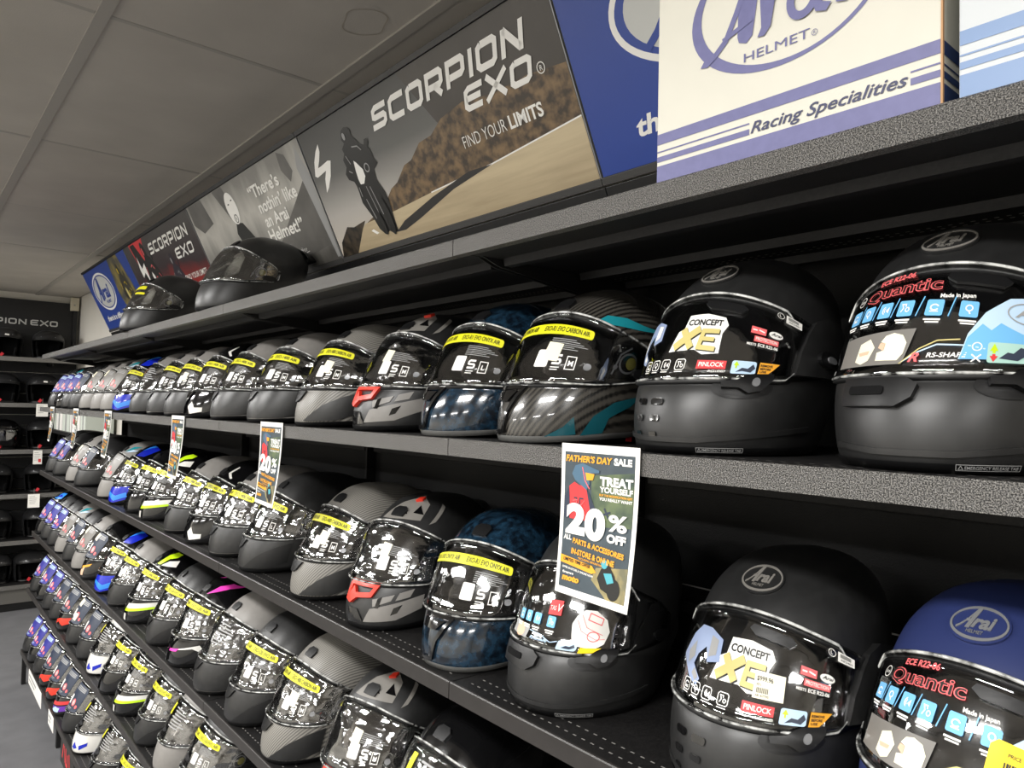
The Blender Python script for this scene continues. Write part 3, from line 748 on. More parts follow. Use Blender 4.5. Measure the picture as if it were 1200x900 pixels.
        _dk(v, 'helmet_picture_shade', poly([(-.064, pl+.080), (-.050, pl+.076), (-.048, pl+.060), (-.060, pl+.056)])+poly([(-.104, pl+.056), (-.092, pl+.070), (-.086, pl+.052), (-.098, pl+.042)])+poly([(-.080, pl+.040), (-.070, pl+.031), (-.074, pl+.026), (-.084, pl+.033)]), M_white if not ghost else M_greyprint, .0011, 'xe19' if ghost else 'xg19')
        if price:
            _dk(v, 'price_sticker', rotd(rect(-.010, pl+.034, .026, pl+.062), .0, pl+.05, .02), M_cream, .0024, 'xe21')
            _dk(v, 'price_print', rotd(T('$999.96', -.007, pl+.0525, .0046, w=.019, bold=.01)+T('XE L', -.007, pl+.0475, .0022)+sum([rect(-.006+.0016*i, pl+.040, -.0053+.0016*i, pl+.0455) for i in range(9)], [])+T('AK-67745', -.007, pl+.0362, .0024, w=.016), .0, pl+.05, .02), M_ink, .0029, 'xe22')
    return f
def film_quantic(ycard=False):
    K = 'round'; P = PROF[K]; pl, ph = P['pl'], P['ph']
    def f(v):
        tl = lambda tr: rotd(tr, -.03, pl+.07, -.06)
        _dk(v, 'red_lettering', T('ECE R22-06', -.066, ph-.006, .0060, w=.048, bold=.03), M_coral, .0010, 'q0')
        _dk(v, 'name_lettering', T('Quantic', -.082, ph-.024, .0135, w=.098, bold=.036), M_coral, .0010, 'q1')
        _dk(v, 'name_core', T('Quantic', -.0812, ph-.024, .0135, w=.0965, bold=-.004), M_ink, .0015, 'q3')
        _dk(v, 'made_lettering', T('Made in Japan', .016, ph-.034, .0042, w=.034, bold=.02), M_white, .0012, 'q4')
        xs = [-.092, -.068, -.0426, -.0172, .0125, .0450]; y = pl+.069
        _dk(v, 'icon_tiles', tl(sum([rrect(q-.0085, y-.0085, q+.0085, y+.0085, .002) for q in xs], [])), M_bluep, .0012, 'q5')
        _dk(v, 'icon_glyphs', tl(icon_glyphs(xs, y, .014)+sum([rect(q-.008, y-.0135, q+.008, y-.0117)+rect(q-.006, y-.0160, q+.007, y-.0145) for q in xs], [])), M_white, .0016, 'q6')
        _dk(v, 'divider_lines', tl(sum([stroke([(q-.002, y-.009), (q+.002, y+.012)], .0012) for q in (-.080, -.055, -.030, -.002, .029)], [])), M_bluep, .0014, 'q7')
        _dk(v, 'picture_ground', poly([(-.104, pl+.010), (-.010, pl+.010), (-.001, pl+.046), (-.098, pl+.046)]), M_midgrey, .0010, 'q8')
        hx, hy = -.024, pl+.027
        _dk(v, 'helmet_picture', poly([(hx-.016, hy-.012), (hx-.016, hy-.003), (hx-.008, hy-.001), (hx-.007, hy+.006), (hx-.013, hy+.008), (hx-.008, hy+.014), (hx+.001, hy+.016), (hx+.011, hy+.013), (hx+.016, hy+.005), (hx+.014, hy-.006), (hx+.009, hy-.013)])
            +poly([(-.070, pl+.016), (-.066, pl+.036), (-.052, pl+.040), (-.044, pl+.030), (-.050, pl+.016), (-.060, pl+.012)]), M_cream, .0014, 'q9')
        _dk(v, 'helmet_picture_port', poly([(hx-.008, hy-.002), (hx-.007, hy+.006), (hx-.013, hy+.007), (hx-.015, hy+.002)])+poly([(-.066, pl+.026), (-.050, pl+.027), (-.052, pl+.023), (-.064, pl+.022)]), M_skin, .0018, 'q10')
        _dk(v, 'swirl', stroke([(-.010, pl+.012), (.004, pl+.022), (.020, pl+.029), (.048, pl+.028), (.062, pl+.025)], .0014), M_lblue, .0014, 'q11')
        _dk(v, 'swirl_warm', stroke([(-.012, pl+.010), (.004, pl+.025), (.020, pl+.033), (.040, pl+.034)], .0012), M_gold, .0014, 'q11b')
        _dk(v, 'side_lettering', T('RS-SHAPE', .012, pl+.016, .0048, w=.034, shear=.2, bold=.02), M_white, .0014, 'q12')
        _dk(v, 'side_letter', T('R', -.004, pl+.012, .009, w=.009, shear=.4, bold=.03), M_coral, .0014, 'q12b')
        _dk(v, 'big_helmet_picture', poly([(.040, pl+.014), (.046, pl+.040), (.060, pl+.062), (.082, pl+.080), (.108, pl+.086), (.134, pl+.076), (.144, pl+.05), (.142, pl+.014)]), M_lblue, .0010, 'q13')
        _dk(v, 'big_helmet_shade', poly([(.041, pl+.014), (.046, pl+.036), (.058, pl+.050), (.066, pl+.044), (.074, pl+.052), (.086, pl+.046), (.100, pl+.040), (.100, pl+.014)]), M_bluep, .0014, 'q14')
        _dk(v, 'big_helmet_lettering', T('Arai', .104, pl+.060, .010, w=.036, shear=.3, bold=.02, align='C'), M_greyprint, .0018, 'q15')
        _dk(v, 'big_helmet_oval', ring(.104, pl+.0645, .025, .013, .0012, 30), M_greyprint, .0018, 'q15b')
        _dk(v, 'picture_sticker', rrect(.064, pl+.010, .100, pl+.032, .003), mat('pale_green_print', '#a9cfc4', .45), .0018, 'q16')
        _dk(v, 'picture', poly([(.074, pl+.015), (.081, pl+.022), (.086, pl+.021), (.092, pl+.028), (.098, pl+.026), (.096, pl+.018), (.090, pl+.013)]), M_navyp, .0022, 'q17')
        _dk(v, 'circle_cross', ring(.055, pl+.027, .0045, .0045, .0010, 18)+stroke([(.051, pl+.011), (.059, pl+.019)], .0014)+stroke([(.059, pl+.011), (.051, pl+.019)], .0014), M_white, .0016, 'q18')
        _dk(v, 'green_arrow', poly([(.066, pl+.023), (.0695, pl+.0305), (.073, pl+.023)])+rect(.0682, pl+.0205, .0708, pl+.024), M_lime, .0022, 'q19')
        _dk(v, 'red_arrow', poly([(.066, pl+.0175), (.0695, pl+.011), (.073, pl+.0175)])+rect(.0682, pl+.017, .0708, pl+.0195), M_redp, .0022, 'q20')
        _dk(v, 'round_mark', ring(-.092, ph-.016, .0065, .0065, .0009, 20)+T('Arai', -.092, ph-.018, .0042, w=.0085, align='C'), M_white, .0012, 'q21')
        if ycard:
            _dk(v, 'yellow_tag', mv(rotd(poly([(.020, pl+.030), (.026, pl+.024), (.080, pl+.024), (.080, pl+.064), (.026, pl+.064), (.020, pl+.058)]), .04, pl+.04, -.12), .022, .0), M_label, .0028, 'q22')
            _dk(v, 'tag_barcode', mv(rotd(sum([rect(.034+.0022*i, pl+.034, .0352+.0022*i+.0005*(i % 2), pl+.048) for i in range(14)], [])+T('M  5037', .036, pl+.0295, .0028, w=.02)+T('PRICE', .036, pl+.053, .003), .04, pl+.04, -.12), .022, .0), M_ink, .0034, 'q23')
    return f
def film_tour():
    K = 'round'; P = PROF[K]; pl, ph = P['pl'], P['ph']
    def f(v):
        _dk(v, 'red_square', rotd(rect(-.026, pl+.050, -.002, pl+.070), -.01, pl+.06, .06), M_redp, .0012, 'v0')
        _dk(v, 'red_square_lettering', rotd(T('TAS', -.024, pl+.056, .006, w=.011)+T('V', -.013, pl+.055, .010, w=.010, shear=.3), -.01, pl+.06, .06), M_white, .0018, 'v1')
        xs = [-.088, -.066, -.044, -.016]; y = pl+.040
        _dk(v, 'icon_tiles', sum([rrect(q-.0075, y-.0075, q+.0075, y+.0075, .002) for q in xs], []), M_bluep, .0012, 'v2')
        _dk(v, 'icon_glyphs', icon_glyphs(xs, y, .0125)+sum([rect(q-.008, y-.0135, q+.008, y-.0115)+rect(q-.006, y-.0165, q+.007, y-.0148) for q in xs], []), M_white, .0016, 'v3')
        _dk(v, 'picture_ground', poly([(-.108, pl+.008), (-.060, pl+.006), (-.056, pl+.026), (-.104, pl+.030)]), M_greyprint, .0010, 'v4')
        _dk(v, 'helmet_picture', ell(-.080, pl+.017, .013, .012, 20), M_skin, .0014, 'v5')
        _dk(v, 'layer_picture', poly([(.022, pl+.030), (.020, pl+.044), (.026, pl+.056), (.038, pl+.066), (.056, pl+.068), (.074, pl+.058), (.080, pl+.040), (.074, pl+.020), (.060, pl+.010), (.026, pl+.014)]), M_white, .0012, 'v6')
        _dk(v, 'layer_lines', stroke([(.028, pl+.050), (.036, pl+.036), (.060, pl+.026), (.074, pl+.028)], .0008)+stroke([(.034, pl+.058), (.044, pl+.042), (.070, pl+.034)], .0008)+ring(.056, pl+.030, .010, .008, .0015, 18)+rotd(stroke([(.044, pl+.052), (.066, pl+.052), (.066, pl+.062), (.044, pl+.062)], .0015, True), .05, pl+.05, -.2), M_coral, .0017, 'v7')
        _dk(v, 'picture_sticker', rrect(.004, pl+.002, .036, pl+.018, .003), M_lblue, .0020, 'v8')
        _dk(v, 'picture', poly([(.012, pl+.005), (.018, pl+.011), (.024, pl+.010), (.030, pl+.015), (.033, pl+.009), (.026, pl+.004)]), M_navyp, .0024, 'v9')
        _dk(v, 'yellow_sticker', poly([(.040, pl+.0), (.062, pl+.002), (.072, pl+.013), (.040, pl+.011)]), M_label, .0016, 'v10')
        _dk(v, 'bottom_lettering', T('RS-SHAPE', -.050, pl+.010, .005, w=.034, shear=.3, bold=.02)+stroke([(-.055, pl+.022), (-.03, pl+.020), (-.01, pl+.012), (.002, pl+.016)], .0012), M_lblue, .0014, 'v11')
    return f

# ---------------------------------------------------------------- the setting
H = lambda z: z+CZ
CEIL = 1.0
def slab_mat():
    return mat('ceiling_tile_white', '#b9b3aa', .95, noise=.10, nscale=3, bump=.25, bscale=260, spec=.2)
floor = struct(box('floor', -4.7, 1.6, -5, 8.5, -.05, 0, mat('floor_grey_vinyl', '#5c5c5e', .55, noise=.15, nscale=7, bump=.05, bscale=60)))
ceil = struct(box('ceiling', -4.7, 1.6, -5, 8.5, H(1.03), H(1.08), slab_mat()))
M_tbar = mat('ceiling_grid_paint', '#a8a39b', .6)
tile_me = {}
def ctile(x0, x1, y0, y1):
    k = (round(x1-x0, 3), round(y1-y0, 3))
    if k not in tile_me: tile_me[k] = box_me(0, x1-x0, 0, y1-y0, 0, .016, .003)
    o = obj('ceiling_tile', tile_me[k], slab_mat(), ceil, (x0, y0, H(CEIL)+.004)); o.rotation_euler = (random.uniform(-.002, .002), random.uniform(-.002, .002), 0); return o
XS = [-2.14, -1.512, -.884, -.256, .372, 1.0, 1.354]; YS = [-.269+1.2*k for k in range(6)]+[6.91, 8.11, 8.3]
YS = [-.269, .931, 2.131, 3.331, 4.531, 5.731, 6.91, 8.3]
for i in range(len(XS)-1):
    for j in range(len(YS)-1):
        if i < 2 and j < 4: pass
        if XS[i] < -.9: continue        # the lamp bays
        ctile(XS[i]+.013, XS[i+1]-.013, YS[j]+.007, YS[j+1]-.007)
for x in XS[1:-1]: box('ceiling_grid_bar', x-.017, x+.017, -5, 8.3, H(CEIL)-.002, H(CEIL)+.03, M_tbar, ceil, .001)
for y in YS[1:-1]: 
    for i in range(len(XS)-1): box('ceiling_grid_bar', XS[i]+.018, XS[i+1]-.018, y-.009, y+.009, H(CEIL)+.0035, H(CEIL)+.03, M_tbar, ceil, .001)
STX, STY = .90, 1.70
stain = obj('water_stain', tri_mesh(ring(0, 0, .055, .075, .003, 40), lambda x, y, o: (STX+x+.006*math.sin(y*60), STY+y, H(CEIL)+.0036), 'stain', .02), mat('stain_brown', '#aba294', .95), ceil)
M_wall = mat('wall_paint_white', '#dad6cd', .85, noise=.05, nscale=2)
struct(box('wall_right', 1.354, 1.5, -5, 8.5, 0, H(1.03), M_wall))
back = struct(box('wall_back', -4.6, 1.354, 8.3, 8.45, 0, H(1.03), M_wall))
struct(box('wall_left', -4.7, -4.6, -5, 8.5, 0, H(1.03), M_wall))
struct(box('wall_front', -4.6, 1.354, -5.1, -5, 0, H(1.03), M_wall))

# ---- gondola shelving, five bays
M_deck = mat('black_shelf_steel', '#161515', .5, noise=.2, nscale=200, bump=.15, bscale=900, spec=.35)
def lip_material():
    m = mat('textured_black_lip', '#3a3937', .32, bump=0, spec=.7)
    nt = m.node_tree; b = nt.nodes['Principled BSDF']; tc = nt.nodes['Texture Coordinate']
    v = nt.nodes.new('ShaderNodeTexNoise'); v.inputs['Scale'].default_value = 700; v.inputs['Detail'].default_value = 2
    nt.links.new(tc.outputs['Object'], v.inputs['Vector'])
    bp = nt.nodes.new('ShaderNodeBump'); bp.inputs['Strength'].default_value = 1; bp.inputs['Distance'].default_value = .0022
    nt.links.new(v.outputs['Fac'], bp.inputs['Height']); nt.links.new(bp.outputs[0], b.inputs['Normal'])
    rp = nt.nodes.new('ShaderNodeValToRGB'); rp.color_ramp.elements[0].position = .42; rp.color_ramp.elements[1].position = .66
    rp.color_ramp.elements[0].color = srgb('#232221'); rp.color_ramp.elements[1].color = srgb('#8a8782')
    nt.links.new(v.outputs['Fac'], rp.inputs[0]); nt.links.new(rp.outputs[0], b.inputs['Base Color'])
    return m
M_lip = lip_material()
M_back = mat('black_back_panel', '#111111', .55, bump=.3, bscale=300, spec=.3)
M_dot = mat('slot_edge_metal', '#8c8a86', .4)
LEV = [(.301, .75, 1.25), (-.054, .75, 1.29), (-.482, .765, 1.29), (-.888, .734, 1.29), (-1.265, .72, 1.29), (-1.67, .70, 1.29)]
BAY0 = -.137
_bx = {}
def bmesh_shared(key, fn):
    if key not in _bx: _bx[key] = fn()
    return _bx[key]
ordw = ['nearest', 'second', 'third', 'fourth', 'farthest']
for b in range(5):
    y0 = BAY0+1.2*b
    t = thing('shelving_bay', 'black steel shelving bay holding helmets, %s bay along the wall%s' % (ordw[b], ' from the camera' if b == 0 else ''), 'shelving', (0, y0, 0), group='shelving bays along the right wall')
    for i, (z, D, XB) in enumerate(LEV):
        Z = H(z)
        s = obj('shelf', bmesh_shared(('deck', i), lambda: box_me(D+.004, XB, .0015, 1.1985, Z-.022, Z-.001, .001)), M_deck, t)
        def lip():
            bm = bmesh.new()
            pr = [(D, Z-.030), (D, Z-.002), (D+.0015, Z), (D+.006, Z), (D+.006, Z-.028), (D+.018, Z-.028), (D+.018, Z-.030)]
            a = [bm.verts.new((x, .0012, q)) for x, q in pr]; c = [bm.verts.new((x, 1.1988, q)) for x, q in pr]
            n = len(pr)
            for k in range(n): bm.faces.new((a[k], a[(k+1) % n], c[(k+1) % n], c[k]))
            bm.faces.new(a[::-1]); bm.faces.new(c); me = bpy.data.meshes.new('lip'); bm.to_mesh(me); bm.free(); return me
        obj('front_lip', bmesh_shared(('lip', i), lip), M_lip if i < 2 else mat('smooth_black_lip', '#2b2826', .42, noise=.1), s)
        def under():
            V = []; F = []
            for (x0, x1) in ((D+.10, D+.125), (D+.30, D+.325), (XB-.06, XB-.03)):
                k = len(V); V += [(x0, .02, Z-.022), (x1, .02, Z-.022), (x1, 1.18, Z-.022), (x0, 1.18, Z-.022), (x0+.004, .02, Z-.036), (x1-.004, .02, Z-.036), (x1-.004, 1.18, Z-.036), (x0+.004, 1.18, Z-.036)]
                F += [(k+4, k+5, k+6, k+7), (k, k+4, k+7, k+3), (k+1, k+2, k+6, k+5), (k, k+1, k+5, k+4), (k+3, k+7, k+6, k+2)]
            return mesh(V, F)
        obj('stiffener', bmesh_shared(('und', i), under), M_deck, s)
        def dots():
            V = []; F = []
            for x in (D+.026, D+.052):
                for k in range(64):
                    y = .03+k*.018; q = len(V)
                    V += [(x, y, Z-.0006), (x+.0026, y, Z-.0006), (x+.0026, y+.007, Z-.0006), (x, y+.007, Z-.0006)]; F.append((q, q+1, q+2, q+3))
            return mesh(V, F)
        o = obj('slot_row', bmesh_shared(('dots', i), dots), M_dot, s); o['kind'] = 'stuff'
        # underside slots near the back rail
        if i < 3:
            def ud():
                V = []; F = []
                for x in (XB-.105, XB-.090):
                    for k in range(80):
                        y = .02+k*.0145; q = len(V)
                        V += [(x, y, Z-.0226), (x+.004, y, Z-.0226), (x+.004, y+.006, Z-.0226), (x, y+.006, Z-.0226)]; F.append((q, q+3, q+2, q+1))
                return mesh(V, F)
            o = obj('slot_row', bmesh_shared(('ud', i), ud), mat('slot_light_metal', '#c8c6c0', .4), s); o['kind'] = 'stuff'
        for yy in (.004, 1.190):
            def br():
                pr = [(D+.06, Z-.022), (XB, Z-.022), (XB, Z-.075), (XB-.06, Z-.075), (D+.10, Z-.036)]
                V = [(x, 0, q) for x, q in pr]+[(x, .004, q) for x, q in pr]; n = len(pr)
                return mesh(V, [tuple(range(n))[::-1], tuple(range(n, 2*n))]+[(k, (k+1) % n, (k+1) % n+n, k+n) for k in range(n)])
            o = obj('bracket', bmesh_shared(('br', i), br), M_deck, s, (0, yy, 0))
    for k, (za, zb) in enumerate(((.30, .08), (.078, -.14), (-.142, -.36), (-.362, -.62), (-.622, -.90), (-.902, -1.28), (-1.282, -1.9))):
        obj('back_panel', bmesh_shared(('bp', k), lambda: box_me(1.2902, 1.30, .0005, 1.1995, H(zb), H(za)-.003, .002)), M_back, t)
    for k, zz in enumerate((.075, -.145, -.40)):
        obj('rail', bmesh_shared(('rl', k), lambda: box_me(1.262, 1.29, .03, 1.17, H(zz)-.012, H(zz)+.012, .003)), M_deck, t)
    for yy in (0, 1.188) if b == 4 else (0,):
        o = obj('upright', bmesh_shared('up', lambda: box_me(1.255, 1.29, 0, .011, 0, H(.34), .002)), M_deck, t, (0, yy, 0))
    if b == 4:
        obj('leg', box_me(.71, .735, 1.17, 1.198, 0, H(-1.70), .002), M_deck, t)
    obj('leg', bmesh_shared('lg', lambda: box_me(.74, .77, .0, .03, 0, H(-1.70), .002)), M_deck, t)

# ---- printed banners above the top shelf, one per bay
tv = Vector((.97-1.154, 0, .88-.505)).normalized(); nv = Vector((0, -1, 0)).cross(tv)
BL = .4177
def flat(x, y, o): return (x, y, o)
def banner(b, label, yl):
    base = Vector((1.154, yl, H(.505)))
    t = thing('banner_panel', label, 'banner', base, group='printed banner panels above the shelving')
    M = Matrix((Vector((0, -1, 0)), tv, nv)).transposed().to_4x4(); M.translation = base; t.matrix_world = M
    box('board', .002, 1.196, 0, BL, -.012, 0, M_trim, t)
    box('top_rail', .0, 1.198, BL-.001, BL+.014, -.016, .006, M_trim, t, .001)
    box('bottom_rail', .0, 1.198, -.016, .001, -.014, .005, mat('banner_rail_grey', '#3c3b3a', .5), t, .001)
    box('stand_rail', .0, 1.198, -.070, -.020, -.012, .0, M_trim, t, .001)
    box('edge_strip', 1.1965, 1.1995, -.014, BL, -.012, .0025, M_silver, t)
    box('foot', 1.176, 1.196, -.155, -.06, -.012, .0, M_trim, t)
    return t
def pr(t, name, tris, m, off): return obj(name, tri_mesh(tris, lambda x, y, o: (x, y, off+o), name), m, t)
def grad_mat(name, stops, axis='Y', size=BL, noise=0, nscale=8, distort=(1, 1, 1)):
    """printed picture ground: colours blended up the sheet, with mottling"""
    m = mat(name, stops[0][1], .38); nt = m.node_tree; b = nt.nodes['Principled BSDF']; tc = nt.nodes['Texture Coordinate']
    sp = nt.nodes.new('ShaderNodeSeparateXYZ'); nt.links.new(tc.outputs['Object'], sp.inputs[0])
    dv = nt.nodes.new('ShaderNodeMath'); dv.operation = 'DIVIDE'; dv.inputs[1].default_value = size; nt.links.new(sp.outputs[axis], dv.inputs[0])
    last = dv
    if noise:
        mp = nt.nodes.new('ShaderNodeMapping'); mp.inputs['Scale'].default_value = distort; nt.links.new(tc.outputs['Object'], mp.inputs[0])
        n = nt.nodes.new('ShaderNodeTexNoise'); n.inputs['Scale'].default_value = nscale; n.inputs['Detail'].default_value = 5; nt.links.new(mp.outputs[0], n.inputs['Vector'])
        ma = nt.nodes.new('ShaderNodeMath'); ma.operation = 'MULTIPLY_ADD'; ma.inputs[1].default_value = noise
        ng = nt.nodes.new('ShaderNodeMath'); ng.operation = 'SUBTRACT'; ng.inputs[1].default_value = .5; nt.links.new(n.outputs['Fac'], ng.inputs[0])
        nt.links.new(ng.outputs[0], ma.inputs[0]); nt.links.new(dv.outputs[0], ma.inputs[2]); last = ma
    rp = nt.nodes.new('ShaderNodeValToRGB'); el = rp.color_ramp.elements
    while len(el) < len(stops): el.new(.5)
    for e, (p, c) in zip(el, stops): e.position = p; e.color = srgb(c)
    nt.links.new(last.outputs[0], rp.inputs[0]); nt.links.new(rp.outputs[0], b.inputs['Base Color'])
    return m
def rider_front(t, x, y, k, off, dark, white, acc):
    E = lambda cx, cy, a, b, r=0: ell(x+cx*k, y+cy*k, a*k, b*k, 20, r)
    Pn = lambda pts: poly([(x+a*k, y+b*k) for a, b in pts])
    Sk = lambda pts, w: stroke([(x+a*k, y+b*k) for a, b in pts], w*k)
    body = [(-.14, 1.00), (-.24, .92), (-.32, .78), (-.38, .60), (-.34, .42), (-.26, .36), (-.22, .30), (-.16, .02), (-.10, -.16), (.0, -.20), (.06, -.06), (.14, -.20), (.22, -.16), (.24, .10), (.22, .34), (.30, .46), (.42, .42), (.48, .50), (.40, .66), (.30, .80), (.20, .94), (.06, 1.0)]
    pr(t, 'rider_print', Pn(body)+[NL]+E(-.06, 1.10, .13, .19, .12)+[NL]+E(.30, .97, .055, .085, -.2)+[NL]+Sk([(.24, .86), (.30, .92)], .03)+[NL]+E(-.30, .50, .10, .10), dark, off)
    pr(t, 'fairing_print', Pn([(-.14, .60), (-.09, .68), (-.02, .60), (.06, .40), (.08, .26), (.02, .20), (-.06, .26), (-.12, .42)]), white, off+.0010)
    pr(t, 'highlight_print', E(-.10, 1.10, .035, .08, .12)+[NL]+ring(x+.12*k, y+.50*k, .055*k, .06*k, .018*k, 14)+[NL]+Sk([(.0, .76), (.10, .80), (.20, .70)], .02)+[NL]+Sk([(.04, .20), (.10, .0), (.12, -.14)], .018)+[NL]+Sk([(-.10, .22), (-.04, .04), (.0, -.10)], .018)+[NL]+Sk([(-.28, .80), (-.34, .64)], .02)+[NL]+Sk([(-.20, .30), (-.12, .08)], .014)+[NL]+Sk([(.34, .60), (.42, .52)], .02), acc, off+.0016)
    return
    """printed motorcyclist seen from the front"""
    E = lambda cx, cy, a, b, r=0: ell(x+cx*k, y+cy*k, a*k, b*k, 20, r)
    Pn = lambda pts: poly([(x+a*k, y+b*k) for a, b in pts])
    pr(t, 'rider_print', Pn([(-.10, 1.0), (-.26, .86), (-.36, .62), (-.30, .40), (-.20, .50), (-.12, .36), (.14, .36), (.26, .52), (.40, .40), (.50, .46), (.34, .74), (.20, .96)])
       +E(-.02, 1.12, .15, .20)+E(.30, .98, .07, .10)+E(.05, .16, .10, .40, .08)+E(-.12, .10, .09, .30, .1)+Pn([(-.2, .5), (.2, .5), (.14, .1), (-.12, .05)]), dark, off)
    pr(t, 'fairing_print', Pn([(-.14, .66), (-.06, .76), (.02, .66), (.04, .40), (-.02, .32), (-.12, .40)]), white, off+.0004)
    pr(t, 'highlight_print', E(-.05, 1.14, .05, .10)+stroke([(x+.10*k, y+.62*k), (x+.16*k, y+.30*k), (x+.12*k, y+.02*k)], .02*k)+ring(x+.08*k, y+.60*k, .06*k, .05*k, .015*k, 14)+stroke([(x-.16*k, y+.28*k), (x-.08*k, y+.02*k)], .02*k), acc, off+.0008)
BOLT = [(0, 1), (.10, .62), (.34, .50), (.62, .86), (.60, .10), (.5, 0), (.40, .32), (.36, .52), (.0, .30)]
def bolt(t, x, y, w, h, m, off):
    P = [(.30, 1.0), (.34, .72), (.40, .60), (.98, .74), (.92, .34), (.78, 0), (.70, .28), (.56, .46), (.05, .33), (.02, .62)]
    pr(t, 'bolt_emblem', poly([(x+a*w, y+b*h) for a, b in P]), m, off)
def b_scorpion():
    t = banner(1, 'grey banner with SCORPION EXO and a motorcyclist on an open road', 2.28)
    pr(t, 'sky_print', rect(.004, .002, 1.194, BL-.002), grad_mat('banner_sky_print', [(.0, '#cfc6b8'), (.32, '#b5b1ab'), (.62, '#62625f'), (1, '#3b3a38')], noise=.10, nscale=2.2), .0006)
    pr(t, 'dark_print', poly([(.62, BL-.002), (1.194, BL-.002), (1.194, .13), (.86, .12), (.72, .26)]), mat('banner_dark_print', '#3d3833', .38, noise=.2, nscale=5), .0009)
    pr(t, 'hill_print', poly([(.215, .080), (.30, .10), (.36, .115), (.42, .150), (.46, .160), (.52, .195), (.56, .200), (.62, .232), (.68, .236), (.74, .262), (.84, .275), (.95, .26), (1.08, .262), (1.194, .25), (1.194, .14), (.876, .110), (.60, .098), (.40, .086)]),
       mat('banner_hill_print', '#3a3026', .4, col2='#80684a', nscale=34), .0012)
    pr(t, 'verge_print', poly([(.004, .002), (.03, .050), (.10, .092), (.14, .084), (.22, .092), (.19, .070), (.11, .002)]), mat('banner_verge_print', '#221f1b', .4, col2='#4c4234', nscale=30), .0014)
    pr(t, 'road_print', poly([(.11, .002), (.19, .070), (.215, .082), (.40, .088), (.60, .100), (.876, .113), (1.194, .140), (1.194, .002)]), grad_mat('banner_road_print', [(.0, '#ab9a7c'), (.3, '#cbba98'), (1, '#a09274')], noise=.5, nscale=10, distort=(.35, 5, 1)), .0017)
    pr(t, 'road_line_print', stroke([(.60, .100), (.876, .1125), (1.194, .139)], .0035), M_white, .0021); pr(t, 'road_dash_print', poly([(.235, .055), (.25, .058), (.275, .042), (.26, .040)]), M_white, .0021)
    pr(t, 'shadow_print', poly([(.37, .028), (.43, .052), (.60, .088), (.78, .116), (.876, .112), (.70, .088), (.52, .046), (.42, .026)]), mat('banner_dark_ink', '#262423', .4), .0022)
    bk = mat('banner_black_ink', '#181817', .35)
    pr(t, 'rider_print', poly([(.293, .366), (.270, .360), (.256, .337), (.265, .324), (.242, .312), (.245, .298), (.226, .282), (.23, .259), (.211, .242), (.218, .222), (.243, .211), (.248, .196), (.248, .175), (.245, .143), (.259, .118), (.273, .093), (.286, .053), (.308, .032), (.337, .038), (.355, .027), (.382, .03), (.383, .062), (.389, .113), (.386, .15), (.365, .191), (.371, .22), (.4, .233), (.389, .251), (.387, .277), (.378, .285), (.392, .296), (.39, .308), (.375, .308), (.365, .295), (.345, .303), (.329, .323), (.316, .334), (.321, .35), (.311, .361)]), bk, .0025)
    pr(t, 'fairing_print', poly([(.281, .268), (.291, .26), (.314, .234), (.314, .213), (.294, .194), (.274, .196), (.271, .212), (.274, .238)]), M_white, .0030)
    pr(t, 'highlight_print', stroke([(.298, .185), (.318, .075)], .003)+[NL]+stroke([(.318, .180), (.337, .090)], .0035)+[NL]+stroke([(.275, .150), (.292, .085)], .0035)+[NL]+ring(.339, .233, .014, .014, .004, 18)+[NL]+ell(.277, .342, .008, .011, 14)+[NL]+stroke([(.250, .290), (.262, .262)], .003)+[NL]+stroke([(.300, .305), (.330, .300), (.345, .285)], .0035)+[NL]+stroke([(.240, .245), (.256, .236)], .003)+[NL]+stroke([(.262, .190), (.262, .160)], .003), M_greyprint, .0030)
    pr(t, 'tyre_print', ell(.358, .080, .016, .058, 20, .10)+[NL]+ell(.312, .070, .015, .042, 20, .25), mat('banner_black_ink', '#181817', .35), .0045)
    pr(t, 'bolt_emblem', poly([(.113, .362), (.083, .345), (.052, .319), (.024, .278), (.037, .271), (.103, .279), (.079, .257), (.057, .216), (.082, .228), (.119, .258), (.152, .3), (.134, .304), (.082, .298), (.061, .297), (.086, .317), (.107, .339)]), M_white, .0012)
    pr(t, 'maker_lettering', tech('SCORPION', .440, .314, .058, .650, .38, .29), M_white, .0025)
    pr(t, 'model_lettering', tech('EXO', .842, .247, .052, .245, .36, .29), M_white, .0025)
    pr(t, 'registered_mark', ring(1.122, .262, .0125, .0125, .0022, 20)+T('R', 1.1225, .2565, .011, align='C'), M_white, .0025)
    pr(t, 'slogan_lettering', T('FIND YOUR', .797, .170, .029, w=.168, bold=-.008), M_white, .0025)
    pr(t, 'slogan_bold_lettering', T('LIMITS', .977, .170, .029, w=.116, bold=.028), M_white, .0025)
